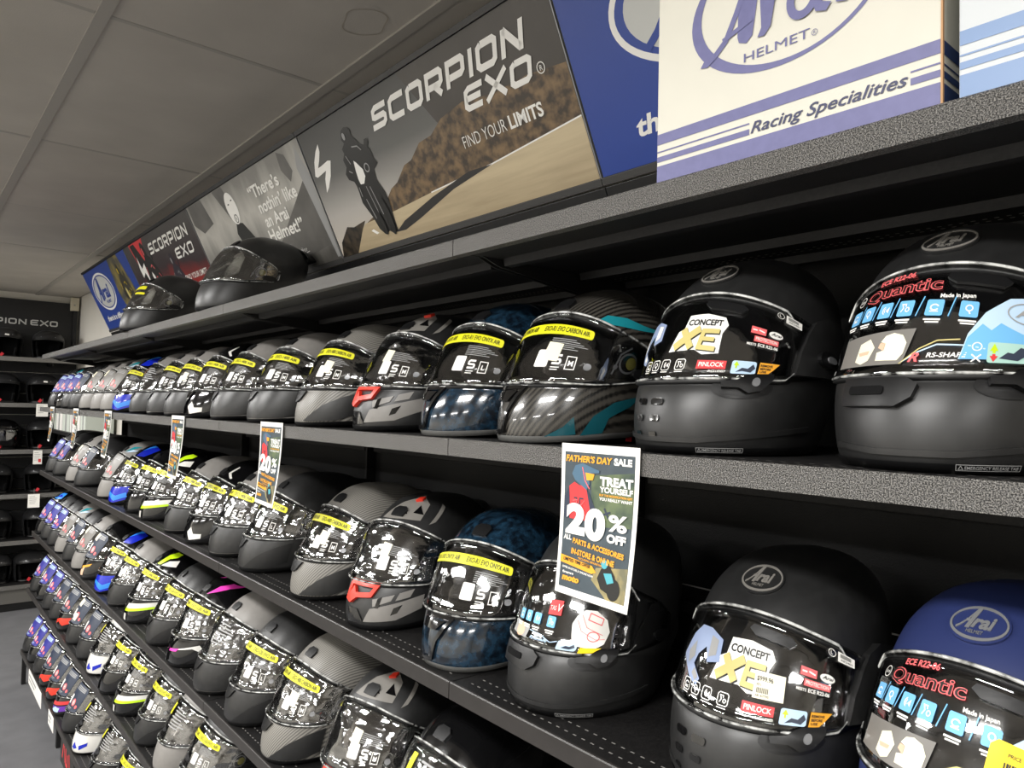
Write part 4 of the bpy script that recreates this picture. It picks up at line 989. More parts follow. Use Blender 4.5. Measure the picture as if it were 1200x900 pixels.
def b_quote():
    t = banner(2, 'pale grey photo banner with a white quotation beside a white helmet', 3.48)
    pr(t, 'blur_print', rect(.004, .002, 1.194, BL-.002), grad_mat('quote_ground_print', [(.0, '#55534f'), (.35, '#8f8d87'), (.62, '#bdbab2'), (1, '#86847e')], axis='Y', noise=1.1, nscale=2.6, distort=(2.6, .7, 1)), .0006)
    dk = mat('quote_dark_print', '#5a5854', .4, noise=.3, nscale=10)
    for q in ([(.03, BL-.004), (.20, BL-.004), (.24, .30), (.10, .28), (.02, .33)], [(.35, BL-.004), (.46, BL-.004), (.49, .35), (.44, .28)], [(1.02, .41), (1.07, .39), (1.09, .33), (1.05, .30), (1.01, .35)], [(.75, .10), (1.16, .30), (1.17, .06), (.85, .03)]):
        pr(t, 'dark_bar_print', poly(q), dk, .0009)
    pr(t, 'glass_edge_print', poly([(1.125, .33), (1.16, .40), (1.19, .30), (1.19, .01), (1.17, .01)]), M_greyprint, .0012)
    pr(t, 'neck_print', poly([(.47, .26), (.53, .25), (.60, .17), (.47, .15), (.44, .22)]), M_ink, .0012)
    pr(t, 'helmet_print', ell(.487, .318, .052, .066, 26, .1), M_white, .0015)
    pr(t, 'helmet_badge_print', ring(.492, .275, .018, .018, .004, 20)+T('A', .492, .268, .014, align='C')+rect(.46, .335, .475, .34)+rect(.50, .345, .515, .35), M_ink, .0019)
    for s, x, y, w in (('“There’s', .690, .312, .275), ('nothin’ like', .728, .250, .335), ('an Arai', .735, .194, .205), ('Helmet!”', .722, .138, .300)):
        pr(t, 'quote_lettering', T(s, x, y, .043, w=w, bold=.025), M_white, .0025)
    pr(t, 'signature', T('Hayden', .86, .062, .018, w=.11, shear=.5, bold=-.01)+stroke([(.84, .056), (.90, .05), (.99, .06)], .0025)+T('World Champion', .88, .036, .008, w=.10), M_white, .0025)
def b_red():
    t = banner(3, 'dark red and black SCORPION EXO banner with racing motorcycles', 4.68)
    pr(t, 'ground_print', rect(.004, .002, 1.194, BL-.002), grad_mat('red_banner_print', [(.0, '#b02a22'), (.28, '#8c211d'), (.5, '#33272a'), (1, '#4a4744')], noise=.7, nscale=3), .0006)
    pr(t, 'red_print', poly([(.12, BL-.004), (.40, BL-.004), (.30, .30), (.18, .22)]), M_redp, .0009)
    rider_front(t, .36, .05, .27, .0012, M_ink, M_white, M_coral)
    rider_front(t, .74, .02, .20, .0012, mat('banner_dark_print2', '#2c2630', .4), M_redp, M_greyprint)
    pr(t, 'dark_figure_print', poly([(.14, BL-.01), (.22, BL-.01), (.34, .24), (.30, .08), (.20, .12)]), M_ink, .0011)
    bolt(t, .150, .16, .12, .18, M_white, .0030)
    pr(t, 'maker_lettering', tech('SCORPION', .450, .312, .056, .650, .25, .24), M_white, .0030)
    pr(t, 'model_lettering', tech('EXO', .820, .232, .052, .27, .25, .24), M_white, .0030)
    pr(t, 'slogan_lettering', T('FIND YOUR LIMITS', .82, .120, .026, w=.32, bold=.01), M_white, .0030)
def b_blue(yl, near):
    t = banner(0 if near else 4, 'blue banner with white oval maker emblem, %s' % ('partly behind the white carton' if near else 'at the far end of the banner row'), yl)
    blue = mat('banner_blue_print', '#2a4596', .36)
    pr(t, 'ground_print', rect(.004, .002, 1.194, BL-.002), blue, .0006)
    cx, cy = (.392, .270) if near else (.360, .252)
    pr(t, 'oval_ring_print', ring(cx, cy, .268, .128, .014, 60), M_white, .0010)
    pr(t, 'oval_print', ell(cx, cy, .232, .106, 50), mat('emblem_pale', '#c9cac6', .4), .0010)
    A = arai(cx-.01, cy+.006, .30, .17)
    pr(t, 'emblem_lettering', A, blue, .0016)
    pr(t, 'emblem_small_lettering', T('HELMET', cx+.02, cy-.078, .020, w=.13, bold=.02, align='C'), blue, .0016)
    pr(t, 'slogan_lettering', T('there is a difference', .118, .058, .036, w=.56, shear=.25, bold=.03), M_white, .0012)
    pr(t, 'photo_print', poly([(.80, .002), (.70, .20), (.76, BL-.002), (1.0, BL-.002), (1.16, .002)]), mat('banner_photo_print', '#4b4a44', .4, col2='#8a7b3f', nscale=14), .0010)
    rider_front(t, .92, .06, .24, .0014, mat('banner_olive_ink', '#35322a', .4), M_gold, M_label)
b_blue(1.08, True); b_scorpion(); b_quote(); b_red(); b_blue(5.88, False)

# ---- helmet cartons on the top shelf
def carton(y_left, w, h, label, ink, paper, full=True, depth=.34, X=.756):
    """carton with its printed face towards the aisle; local x = viewer's right"""
    base = Vector((X, y_left, H(.3015)))
    t = thing('helmet_carton', label, 'box', base, group='helmet cartons on the top shelf')
    M = Matrix((Vector((0, -1, 0)), Vector((0, 0, 1)), Vector((-1, 0, 0)))).transposed().to_4x4(); M.translation = base; t.matrix_world = M
    box('carton_body', 0, w, 0, h, -depth, 0, paper, t, .002)
    ys = [(0, .0222), (.0275, .0345), (.0400, .0418), (.0505, .0645)]
    full_ = rect(.001, .001, w-.001, ys[0][1])+rect(.001, ys[3][0], w-.001, ys[3][1])
    side = []
    if full:
        for a, b_ in ys[1:3]: full_ += rect(.001, a, .137-(0 if a < .039 else .0), b_)+rect(w-.028, a, w-.001, b_)
    else:
        for a, b_ in ys[1:3]: full_ += rect(.001, a, w-.001, b_)
    pr(t, 'stripe_print', full_, ink, .0006)
    dk = mat('carton_dark_blue', '#1d3566', .5)
    V = tri_mesh(sum([rect(.001, a, depth-.001, b_) for a, b_ in ys], []), lambda x, y, o: (w+.0006, y, -x), 'p'); obj('side_stripe_print', V, dk, t)
    obj('carton_edge', box_me(w-.0005, w+.0012, .001, h-.001, -.003, .0008), mat('carton_board_brown', '#b98f67', .7), t)
    if full:
        cx, cy = .176, .183
        # oval band: thick at lower left, thin at right
        out = []; n = 60; a, b_ = .122, .086
        for k in range(n):
            q = []
            for kk in (k, k+1):
                th = 2*math.pi*kk/n; wd = .0055+.010*max(0, math.cos(th-math.radians(205)))**1.5
                q.append(((cx+a*math.cos(th), cy+b_*math.sin(th)), (cx+(a-wd)*math.cos(th), cy+(b_-wd*.8)*math.sin(th))))
            out += [(q[0][0], q[1][0], q[1][1]), (q[0][0], q[1][1], q[0][1])]
        pr(t, 'oval_print', out, ink, .0006)
        L = poly([(.122, .222), (.152, .226), (.140, .146), (.132, .139), (.122, .143), (.120, .150)])           # heavy stem of the A
        L += [NL]+stroke([(.078, .137), (.088, .138), (.104, .152), (.118, .180), (.138, .226)], .0075)+[NL]+poly([(.068, .130), (.077, .142), (.090, .143), (.088, .134), (.078, .128)])+[NL]+stroke([(.100, .153), (.140, .166)], .006)
        L += poly([(.150, .186), (.172, .190), (.170, .182), (.164, .148), (.156, .139), (.147, .140), (.152, .150)])+[NL]+poly([(.166, .172), (.176, .192), (.186, .196), (.184, .184), (.176, .182)])
        L += [NL]+ring(.204, .166, .020, .026, .0095, 26, rot=-.25)+[NL]+poly([(.218, .190), (.230, .192), (.226, .150), (.236, .146), (.230, .138), (.218, .142), (.214, .156)])
        L += poly([(.240, .190), (.255, .192), (.252, .155), (.262, .150), (.252, .140), (.241, .143)])+ell(.249, .206, .0075, .0065, 16)
        pr(t, 'emblem_lettering', L, ink, .0010)
        pr(t, 'emblem_small_lettering', T('HELMET', .129, .1165, .0105, w=.082, bold=.0), ink, .0010)
        pr(t, 'registered_mark', ring(.2165, .1200, .0036, .0036, .0006, 16)+T('R', .2166, .1183, .0034, align='C'), ink, .0010)
        pr(t, 'script_lettering', T('Racing Specialities', .139, .0285, .0130, w=.172, shear=.42, bold=.012), mat('carton_script_ink', '#3a3d5c', .5), .0010)
    return t
paper = mat('carton_white_paper', '#cfccbf', .55, noise=.03, nscale=12)
carton(.611, .344, .300, 'white helmet carton with violet oval emblem and stripes on the top shelf', mat('carton_violet_ink', '#66668f', .5, noise=.08, nscale=80), paper)
carton(.252, .36, .300, 'pale blue and white helmet carton right of the violet one', mat('carton_lightblue_ink', '#6f8ab2', .4), mat('carton_bluish_paper', '#c6cacc', .5), full=False, X=.7555)

# ---- sale posters clipped to the second shelf edge
def poster(i, yl, label):
    base = Vector((.7455, yl, H(-.047)))
    t = thing('sale_poster', label, 'poster', base, group='sale posters hanging from the shelf edge')
    M = Matrix((Vector((0, -1, 0)), Vector((0, 0, 1)), Vector((-1, 0, 0)))).transposed().to_4x4(); M.translation = base; t.matrix_world = M
    Wd, Ht = .146, .212
    def f(x, y, o): return (x, y, o+.016*max(0, -(y+.05)/Ht)**2+.012*(x/Wd)*max(0, -y/Ht)**1.5)
    def q(name, tris, m, off, k): return obj(name, pcache(('poster', k), lambda: tri_mesh(tris, lambda x, y, o: f(x, y, off), name, .022)), m, t)
    Pp = lambda *a: [(p[0]*Wd, -p[1]*Ht) for p in a]
    R_ = lambda x0, y0, x1, y1: rect(x0*Wd, -y1*Ht, x1*Wd, -y0*Ht)
    Tt = lambda s, x, y, h, w=None, **k: T(s, x*Wd, -y*Ht, h*Ht, w=w*Wd if w else None, **k)
    obj('paper', pcache(('poster', 'paper'), lambda: tri_mesh(R_(0, 0, 1, 1), f, 'paper', .02, .0006)), M_white, t)
    q('ground', R_(.05, .055, .95, .955), mat('poster_slate', '#39444b', .45, noise=.2, nscale=30), .0009, 'g')
    q('landscape', poly(Pp((.42, .20), (.95, .16), (.95, .50), (.62, .52), (.42, .44))), mat('poster_green', '#33443c', .45, col2='#66744f', nscale=26), .0012, 'l')
    q('sale_words', Tt("FATHER'S DAY", .07, .118, .040, .60, shear=.15, bold=.04), M_orange, .0018, 't1')
    q('sale_word', Tt('SALE', .70, .118, .040, .22, shear=.0, bold=.05), M_white, .0018, 't2')
    q('rider_body', poly(Pp((.12, .285), (.19, .255), (.26, .275), (.33, .27), (.37, .31), (.40, .38), (.44, .46), (.38, .50), (.14, .50), (.13, .40), (.09, .36))), M_redp, .0014, 'r1')
    q('rider_sleeves', poly(Pp((.06, .36), (.12, .29), (.135, .40), (.12, .50), (.06, .50)))+[NL]+poly(Pp((.36, .30), (.41, .33), (.47, .40), (.54, .455), (.49, .48), (.42, .44)))+[NL]+stroke(Pp((.50, .46), (.60, .44), (.68, .42)), .003)+[NL]+stroke(Pp((.60, .40), (.66, .46)), .003)+[NL]+stroke(Pp((.19, .36), (.23, .36), (.23, .40), (.27, .40), (.27, .36), (.32, .36)), .0022), M_navyp, .0017, 'r2')
    q('rider_helmet', poly(Pp((.16, .20), (.20, .145), (.30, .125), (.52, .165), (.52, .18), (.38, .19), (.40, .26), (.36, .30), (.28, .27), (.20, .24))), mat('poster_bluegrey', '#48687f', .45), .0020, 'r3')
    q('rider_goggles', poly(Pp((.34, .185), (.46, .19), (.44, .23), (.36, .235))), M_orange, .0023, 'r4')
    q('rider_trim', stroke(Pp((.30, .15), (.34, .24), (.40, .29)), .0016)+stroke(Pp((.18, .38), (.24, .37), (.22, .41), (.30, .40), (.34, .37)), .0012), M_coral, .0023, 'r5')
    q('treat_words', Tt('TREAT', .53, .255, .052, .41, bold=.05)+Tt('YOURSELF', .53, .300, .034, .41, bold=.04)+Tt('YOU REALLY WANT', .53, .352, .018, .41, bold=.03), M_white, .0018, 't3')
    q('treat_small_words', Tt('BUY THE MODIFICATION GIFT', .53, .325, .013, .41, bold=.03), M_orange, .0018, 't4')
    q('twenty', Tt('2', .10, .585, .175, .27, bold=.06)+[NL]+Tt('0', .36, .600, .175, .27, bold=.06), M_white, .0026, 't5')
    q('percent', Tt('%', .67, .530, .095, .23, bold=.03)+Tt('OFF', .66, .605, .048, .24, bold=.05), M_white, .0026, 't6')
    q('all_word', Tt('ALL', .08, .640, .030, .11, bold=.04), M_white, .0022, 't7')
    q('parts_words', Tt('PARTS & ACCESSORIES', .21, .655, .032, .68, bold=.04, rot=-.08)+Tt('IN-STORE & ONLINE', .20, .725, .034, .58, bold=.04, rot=-.06)+Tt('*EXCLUDING GENUINE PARTS', .30, .752, .012, .36, bold=.02, rot=-.06), M_orange, .0022, 't8')
    q('orange_band', poly(Pp((.05, .745), (.50, .775), (.56, .81), (.50, .825), (.05, .795))), M_orange, .0018, 'o1')
    q('band_words', Tt('LIMITED TIME OFFER', .10, .778, .020, .38, bold=.03, rot=-.06), M_ink, .0022, 't9')
    q('small_words', Tt('OFFER IN-STORE & ONLINE NOW', .09, .828, .013, .44, bold=.02, rot=-.06)+Tt('finance', .10, .862, .016, .16, bold=.02), M_white, .0022, 't10')
    q('shop_words', Tt('moto', .10, .905, .036, .24, shear=.2, bold=.06), M_orange, .0022, 't11')
    q('sunset', poly(Pp((.55, .78), (.95, .74), (.95, .955), (.72, .955), (.50, .86))), mat('poster_sunset', '#6d6a52', .45, col2='#b9a66a', nscale=25), .0013, 's1')
    q('bike_picture', ell(.80*Wd, -.885*Ht, .012, .014, 18)+poly(Pp((.62, .78), (.70, .73), (.80, .80), (.84, .86), (.76, .92), (.64, .90), (.58, .84))), M_ink, .0018, 'b1')
    q('bike_fairing', poly(Pp((.66, .80), (.76, .79), (.80, .84), (.72, .86)))+ell(.66*Wd, -.745*Ht, .006, .006, 14), mat('poster_cyan', '#4fa7b3', .4), .0022, 'b2')
    return t
for i, (y, lab) in enumerate(((.768, 'largest sale poster, nearest the camera, with a twenty percent offer'), (1.920, 'second nearest sale poster, hanging above matte black helmets'), (2.740, 'third nearest sale poster, hanging over a yellow striped helmet'),
        (3.825, 'fourth nearest narrow looking sale poster beside white cartons'), (4.605, 'fifth sale poster, second from the far end of the shelf'), (5.385, 'farthest sale poster beside the hanging white tag'))):
    poster(i, y, lab)

# ---------------------------------------------------------------- the helmets
SHX = [None, (-.054, .75), (-.482, .765), (-.888, .734), (-1.265, .72), (-1.67, .70)]
ORD = ['first', 'second', 'third', 'fourth', 'fifth', 'sixth', 'seventh', 'eighth', 'ninth', 'tenth']
ROWN = ['', 'upper row', 'second row', 'third row', 'fourth row', 'bottom row']
GROUPS = ['', 'helmets on the upper helmet shelf', 'helmets on the second helmet shelf', 'helmets on the third helmet shelf', 'helmets on the fourth helmet shelf', 'helmets on the bottom helmet shelf']
def sport(t, shell, text=None, size='M', chin=None, gfx=None, price=0, strip=M_yellow, rim=None, wrap=M_wrap, card=None, papers=0, word=None, pivot=True, sp=True, lines=True, stext=True):
    sh, v = sport_base(t, None, shell, 'sport', rim, vis=wrap)
    if card: sheet_film(v, card, papers)
    elif word: word_film(v, None if word == 1 else word)
    else: scorp_film(v, text or 'EXO-1400 AIR', size, price, strip, lines=lines, striptext=stext)
    if chin: sport_chin(t, sh, chin)
    top_vent(t, 'sport', M_trim if shell is not M_whitesh else M_silver)
    if sp: spoiler(t, shell)
    if pivot: side_furniture(t, 'sport', M_trim)
    if gfx:
        for g in gfx.split('+'): graphics(t, sh, G[g])
    return sh, v
# kind -> (builder, look)
def K_xe(g, p): return lambda t: round_helmet(t, M_black, film_xe(g, p), 1, 'slots', None)
KINDS = {
 'xe': (K_xe(False, False), 'matte black round helmet with gold and white lettered visor film'),
 'xe2': (K_xe(True, True), 'matte black round helmet with cream price sticker on its visor'),
 'quantic': (lambda t: round_helmet(t, M_black, film_quantic(), 1, 'vent', None), 'matte black round helmet with blue icon tiles on its visor'),
 'quanticb': (lambda t: round_helmet(t, M_navy, film_quantic(True), 1, 'vent', None), 'matte navy round helmet with yellow barcode tag on its visor'),
 'tour': (lambda t: round_helmet(t, M_black, film_tour(), 2, 'vent', None), 'matte black round helmet behind the large poster, red square on visor'),
 'teal': (lambda t: sport(t, M_carbon, 'EXO-R1 EVO CARBON AIR', 'M', 'vent', 'teal', 1, rim=M_grim, wrap=M_visor), 'gloss carbon helmet with teal flashes and grey rim'),
 'onyx': (lambda t: sport(t, M_onyx, 'EXO-R1 EVO ONYX AIR', 'L', 'vent', None, 0, rim=M_grim, wrap=M_visor), 'dark blue marbled gloss helmet with yellow visor strip'),
 'tech': (lambda t: sport(t, M_black, None, 'M', 'tech', 'tech', 2, strip=None, wrap=M_wrap), 'black and grey angular helmet with red chin vent'),
 'carbonm': (lambda t: sport(t, M_carbonm, 'EXO-1400 CARBON AIR', 'M', 'swoosh', None, 1), 'matte carbon helmet with yellow visor strip'),
 'grey': (lambda t: sport(t, M_grey, 'EXO-1400 AIR', 'M', 'swoosh', None, 0, wrap=M_wrapf), 'matte dark grey helmet with yellow visor strip'),
 'greyp': (lambda t: sport(t, M_grey, 'EXO-R1 EVO AIR', 'M', 'swoosh', None, 1, wrap=M_wrapf), 'matte dark grey helmet with paper sticker on its visor'),
 'black': (lambda t: sport(t, M_black, 'EXO-520 EVO AIR', 'L', 'swoosh', None, 0), 'matte black helmet with yellow visor strip'),
 'patch': (lambda t: sport(t, M_gloss, 'EXO-1400 AIR', 'M', 'vent', 'patch', 0, wrap=M_wrapf), 'gloss black helmet with white chin patch'),
 'whitep': (lambda t: sport(t, M_grey, 'EXO-1400 AIR', 'M', 'swoosh', 'whitechin', 0, wrap=M_wrapf), 'dark grey helmet with white chin block'),
 'word': (lambda t: sport(t, M_grey, word=1, chin='swoosh', wrap=M_wrapf), 'matte grey helmet with lines of white print on visor'),
 'wordo': (lambda t: sport(t, M_grey, word=M_orange, chin='swoosh', wrap=M_wrapf), 'matte grey helmet with orange visor sticker'),
 'arrow': (lambda t: sport(t, M_grey, word=M_yellow, gfx='arrow'), 'grey helmet with two pink arrows on the crown'),
 'lime': (lambda t: sport(t, M_gloss, 'EXO-1400 AIR', 'M', 'vent', 'lime', 0), 'black helmet with lime and white stripes'),
 'blue': (lambda t: sport(t, M_gloss, 'EXO-1400 AIR', 'M', None, 'blue', 0, wrap=M_wrapf), 'black helmet with bright blue painted panels'),
 'pink': (lambda t: sport(t, M_gloss, 'EXO-520 AIR', 'M', 'vent', 'pink', 0), 'black helmet with pink crown stripe'),
 'white': (lambda t: sport(t, M_whitesh, word=M_yellow, gfx='white'), 'white helmet with blue chin marks'),
 'gloss': (lambda t: sport(t, M_gloss, 'EXO-520 AIR', 'M', 'vent', None, 0), 'gloss black helmet with yellow visor strip'),
 'glossw': (lambda t: sport(t, M_gloss, word=M_yellow, chin='vent'), 'gloss black helmet with lines of print on visor'),
 'navy': (lambda t: sport(t, M_black, card='navy', wrap=M_visor), 'black helmet with dark slate visor card and red mark'),
 'navyp': (lambda t: sport(t, M_black, card='navy', papers=2, wrap=M_visor), 'black helmet with slate visor card and white papers'),
 'navyr': (lambda t: sport(t, M_gloss, card='navy', gfx='redchin', wrap=M_visor), 'black and red helmet with slate visor card'),
 'navyrb': (lambda t: sport(t, M_gloss, card='navy', gfx='redblue+purpleline', wrap=M_visor), 'red white and purple helmet with slate visor card'),
 'navyo': (lambda t: sport(t, M_gloss, card='navy', gfx='orangechin', papers=1, wrap=M_visor), 'dark helmet with orange chin mark and slate visor card'),
 'greyc': (lambda t: sport(t, M_grey, card='grey', papers=1, wrap=M_wrapf), 'grey helmet with pale visor card'),
 'tealc': (lambda t: sport(t, M_grey, card='grey', gfx='tealline', wrap=M_wrapf), 'grey helmet with teal line and pale visor card'),
 'indigo': (lambda t: sport(t, M_black, card='indigo', wrap=M_visor), 'black helmet with indigo visor card and red mark'),
 'indigot': (lambda t: sport(t, M_gloss, card='indigo', gfx='tealline', wrap=M_visor), 'black helmet with teal line and indigo visor card'),
 'indigob': (lambda t: sport(t, M_gloss, card='indigo', gfx='bluetop', wrap=M_visor), 'black helmet with sky blue crown and indigo card'),
}
ROWS = {
 1: (['quantic', 'xe', 'teal', 'onyx', 'tech', 'carbonm', 'grey', 'grey', 'patch', 'greyp', 'whitep', 'wordo', 'blue', 'tealc', 'greyc', 'greyc', 'navy', 'indigo', 'indigot', 'indigo'],
     [.315, .62, .92, 1.165, 1.445, 1.755, 2.09, 2.41, 2.69, 2.95, 3.20, 3.49, 3.82, 4.09, 4.33, 4.64, 4.97, 5.23, 5.49, 5.73]),
 2: (['quanticb', 'xe2', 'tour', 'onyx', 'tech', 'carbonm', 'black', 'grey', 'patch', 'grey', 'lime', 'gloss', 'blue', 'tealc', 'navy', 'greyc', 'indigo', 'indigo'],
     [.282, .548, .900, 1.160, 1.470, 1.755, 2.12, 2.385, 2.64, 2.895, 3.25, 3.51, 3.82, 4.08, 4.70, 4.97, 5.43, 5.72]),
 3: (['glossw', 'tech', 'carbonm', 'black', 'word', 'pink', 'black', 'lime', 'greyp', 'blue', 'navyo', 'greyc', 'navy', 'tealc', 'indigo', 'indigo', 'indigob'],
     [1.21, 1.50, 1.81, 2.08, 2.36, 2.65, 2.92, 3.26, 3.57, 3.84, 4.18, 4.43, 4.70, 4.96, 5.24, 5.49, 5.74]),
 4: (['carbonm', 'black', 'black', 'arrow', 'black', 'lime', 'gloss', 'white', 'navy', 'navyp', 'navyr', 'navy', 'indigo', 'indigot', 'indigo'],
     [1.92, 2.20, 2.48, 2.72, 2.98, 3.31, 3.59, 3.88, 4.12, 4.42, 4.72, 4.98, 5.28, 5.53, 5.75]),
 5: (['black', 'glossw', 'white', 'navy', 'navyrb', 'navyr', 'navyr', 'indigo', 'indigob', 'indigo'],
     [3.34, 3.65, 4.02, 4.30, 4.56, 4.81, 5.06, 5.31, 5.56, 5.80]),
}
ROWS[4] = (['black', 'arrow', 'black', 'lime', 'gloss', 'white', 'navy', 'navyp', 'navyr', 'navy', 'indigo', 'indigot', 'indigo'],
     [2.46, 2.72, 2.98, 3.31, 3.59, 3.87, 4.13, 4.42, 4.70, 4.96, 5.22, 5.48, 5.74])
proto = {}
YAW = {(2, 0): -.116, (2, 3): .21, (2, 2): .12, (2, 4): .21, (3, 1): .2}
FWD = {1: .035, 2: .022, 3: .012, 4: .012, 5: .012}
def copy_tree(o, parent=None):
    c = o.copy(); COL.objects.link(c)
    if parent is not None: c.parent = parent
    for ch in kids.get(o.name, ()): copy_tree(ch, c)
    return c
kids = {}
def index_kids():
    kids.clear()
    for o in COL.objects:
        if o.parent: kids.setdefault(o.parent.name, []).append(o)
for r in range(1, 6):
    z, D = SHX[r]; ks, ys = ROWS[r]; n = len(ks)
    rev = list(zip(ks, ys))
    for i, (k, y) in enumerate(rev):
        i2 = n-1-i
        where = ('%s from right' % ORD[i]) if i < 10 else ('%s from far end' % ORD[i2])
        if where.startswith('first'): where = ('rightmost' if i == 0 else 'farthest')
        lab = '%s, %s, %s' % (KINDS[k][1], where, ROWN[r])
        if k == 'tour': lab = 'matte black round helmet behind the large sale poster, red square on its visor'
        a = PROF['round']['s'] if k in ('xe', 'xe2', 'quantic', 'quanticb', 'tour') else PROF['sport']['s']
        loc = (D+FWD[r]+(.162 if a > 1.1 else .157), y, H(z)+.0005); rz = YAW.get((r, i), random.uniform(-.05, .05) if i > 1 else 0)
        if k not in proto:
            t = thing('motorcycle_helmet', lab, 'helmet', (0, 0, 0), 0, GROUPS[r])
            KINDS[k][0](t); index_kids(); proto[k] = t; o = t
        else:
            o = copy_tree(proto[k]); o['label'] = lab; o['group'] = GROUPS[r]
        o.location = loc; o.rotation_euler = (0, 0, rz)
# two helmets on the top shelf, one larger and nearer
def top_helm(lab, loc, rz, sc, strip):
    t = thing('motorcycle_helmet', lab, 'helmet', (0, 0, 0), 0, 'helmets on the top shelf')
    sh, v = sport_base(t, None, M_black, 'sport', M_trim, vis=M_wrap)
    top_vent(t, 'sport', M_trim); spoiler(t, M_black); side_furniture(t, 'sport', M_trim)
    P = PROF['sport']
    obj('visor_film', film_me('sport', 50, .014, .004), mat('inner_film_reflections', '#55554f', .22, col2='#b9b8ae', nscale=22), v)  # pale mottling paints the bright reflections inside the clear visor
    if strip: obj('yellow_strip', pcache('ystrip2', lambda: tri_mesh(rrect(-.06, P['ph']-.026, .06, P['ph']-.010, .004)+rrect(.0, P['ph']-.050, .07, P['ph']-.040, .003), hmap(P, VOFF['sport']+.0002), 's', .016, .0005)), M_yellow, v)
    t.location = loc; t.rotation_euler = (0, 0, rz); t.scale = (sc, sc, sc)
top_helm('large matte black helmet with clear visor in front of the pale quotation banner', (.905, 2.50, H(.3015)), .12, 1.0, False)
top_helm('smaller matte black helmet with yellow visor strips in front of the red banner', (.885, 3.50, H(.3015)), .12, .97, True)

# ---------------------------------------------------------------- far wall: slatted boards, shelves and open helmets
M_slat = mat('black_slat', '#1b1b1c', .6, bump=.2, bscale=200, spec=.3)
brd = back
for k in range(22):
    z1 = .345-.1*k
    if H(z1)-.1 < .12: break
    obj('slat', bmesh_shared('slat', lambda: box_me(-3.2, 1.345, 8.262, 8.30, 0, .093, .003)), M_slat, brd, (0, 0, H(z1)-.093))
t = thing('fascia_board', 'black board with SCORPION EXO in white above the far wall shelves', 'sign', (0, 8.25, H(.376)))
box('board', -3.2, 1.290, -.02, .045, 0, .56, mat('fascia_black', '#131314', .5), t, .002)
o = obj('lettering', tri_mesh([tuple((x, y) for x, y in q) for q in tech('SCORPION', .350, .322, .052, .565, .012, .24)+tech('EXO', .945, .322, .052, .222, .012, .24)], lambda x, y, off: (x, -.0215, y), 'l'), mat('fascia_letters', '#c9c9c6', .4), t)
box('side_post', 1.2905, 1.325, -.05, .0, .0, .56, mat('fascia_black', '#131314', .5), t, .002)
M_lip2 = mat('far_shelf_edge', '#6e6c68', .45, spec=.5)
BZ = [.372, -.040, -.458, -.856, -1.270, -1.665]
for i, z in enumerate(BZ):
    t = thing('wall_shelf', 'black shelf on the far slatted wall, %s from the top' % ORD[i], 'shelf', (0, 0, H(z)), group='shelves on the far wall')
    box('deck', -3.2, 1.30, 7.86, 8.26, -.022, -.001, M_deck, t, .001)
    box('front_lip', -3.2, 1.30, 7.85, 7.86, -.038, 0, M_lip2 if i == 0 else M_lip, t, .001)
    for x in (-1.2, 0.0, 1.1) if i < 5 else (): box('bracket', x, x+.012, 7.95, 8.26, -.06, -.022, M_deck, t)
t = thing('plinth', 'low grey plinth under the far wall shelves', 'plinth', (0, 0, 0))
box('body', -3.2, 1.30, 7.90, 8.26, 0, H(-1.706), M_back, t); box('kick_board', -3.2, 1.30, 7.885, 7.90, .07, H(-1.706), mat('plinth_grey', '#5b5955', .5), t)
def open_helmet(t, clear=False):
    sh = obj('shell', shell_me('open'), mat('far_black_shell', '#262627', .30, coat=.2) if not clear else M_gloss, t)
    obj('lining', liner_me('open'), M_liner, t); obj('rim', rim_me('open'), M_trim, t)
    P = PROF['open']
    def ge():
        V = []; F = []; w = math.radians(66); N = 26
        for k in range(N+1):
            th = -w+2*w*k/N; p = pH(P, th)
            V += [hs(P, th, p-.004, -.004), hs(P, th, p-.004, .004), hs(P, th, p+.008, .004), hs(P, th, p+.008, 0)]
        for k in range(N):
            for q in range(3): F.append((k*4+q, k*4+q+1, k*4+q+5, k*4+q+4))
        return mesh(V, F, 'trim', True)
    obj('port_trim', pcache('oge', ge), M_rubber, t)
    for s in (-1, 1):
        obj('cheek_pad', pcache(('cheek', s), lambda: patch('open', [tuple((s*a, b) for a, b in q) for q in poly([(.100, .01), (.13, .01), (.14, .10), (.11, .09)])], .012, -.03)), M_liner, t)
        obj('snap_stud', pcache(('snap', s), lambda: patch('open', ell(s*.06, P['ph']+.022, .004, .004, 10), .002)), M_silver, t)
    if clear: v = obj('visor', visor_me('open'), M_visor, t)
    o = obj('strap_tab', pcache('otab', lambda: box_me(-.004, .004, -.012, .012, -.016, .016, .002)), M_strap, t, (-.085, .02, .022)); o.rotation_euler = (.6, .2, 0)
op = thing('open_face_helmet', 'x', 'helmet', (0, 0, 0), 0, 'open helmets on the far wall'); open_helmet(op)
op2 = thing('open_face_helmet', 'x', 'helmet', (0, 0, 0), 0, 'open helmets on the far wall'); open_helmet(op2, True)
index_kids()
SP = [(0, .74), (0, 1.07), (1, .735), (1, 1.045), (2, .75), (2, 1.06), (3, .71), (3, 1.055), (4, .72), (4, 1.06), (5, .735), (5, 1.0)]
first = {0: True, 1: True}
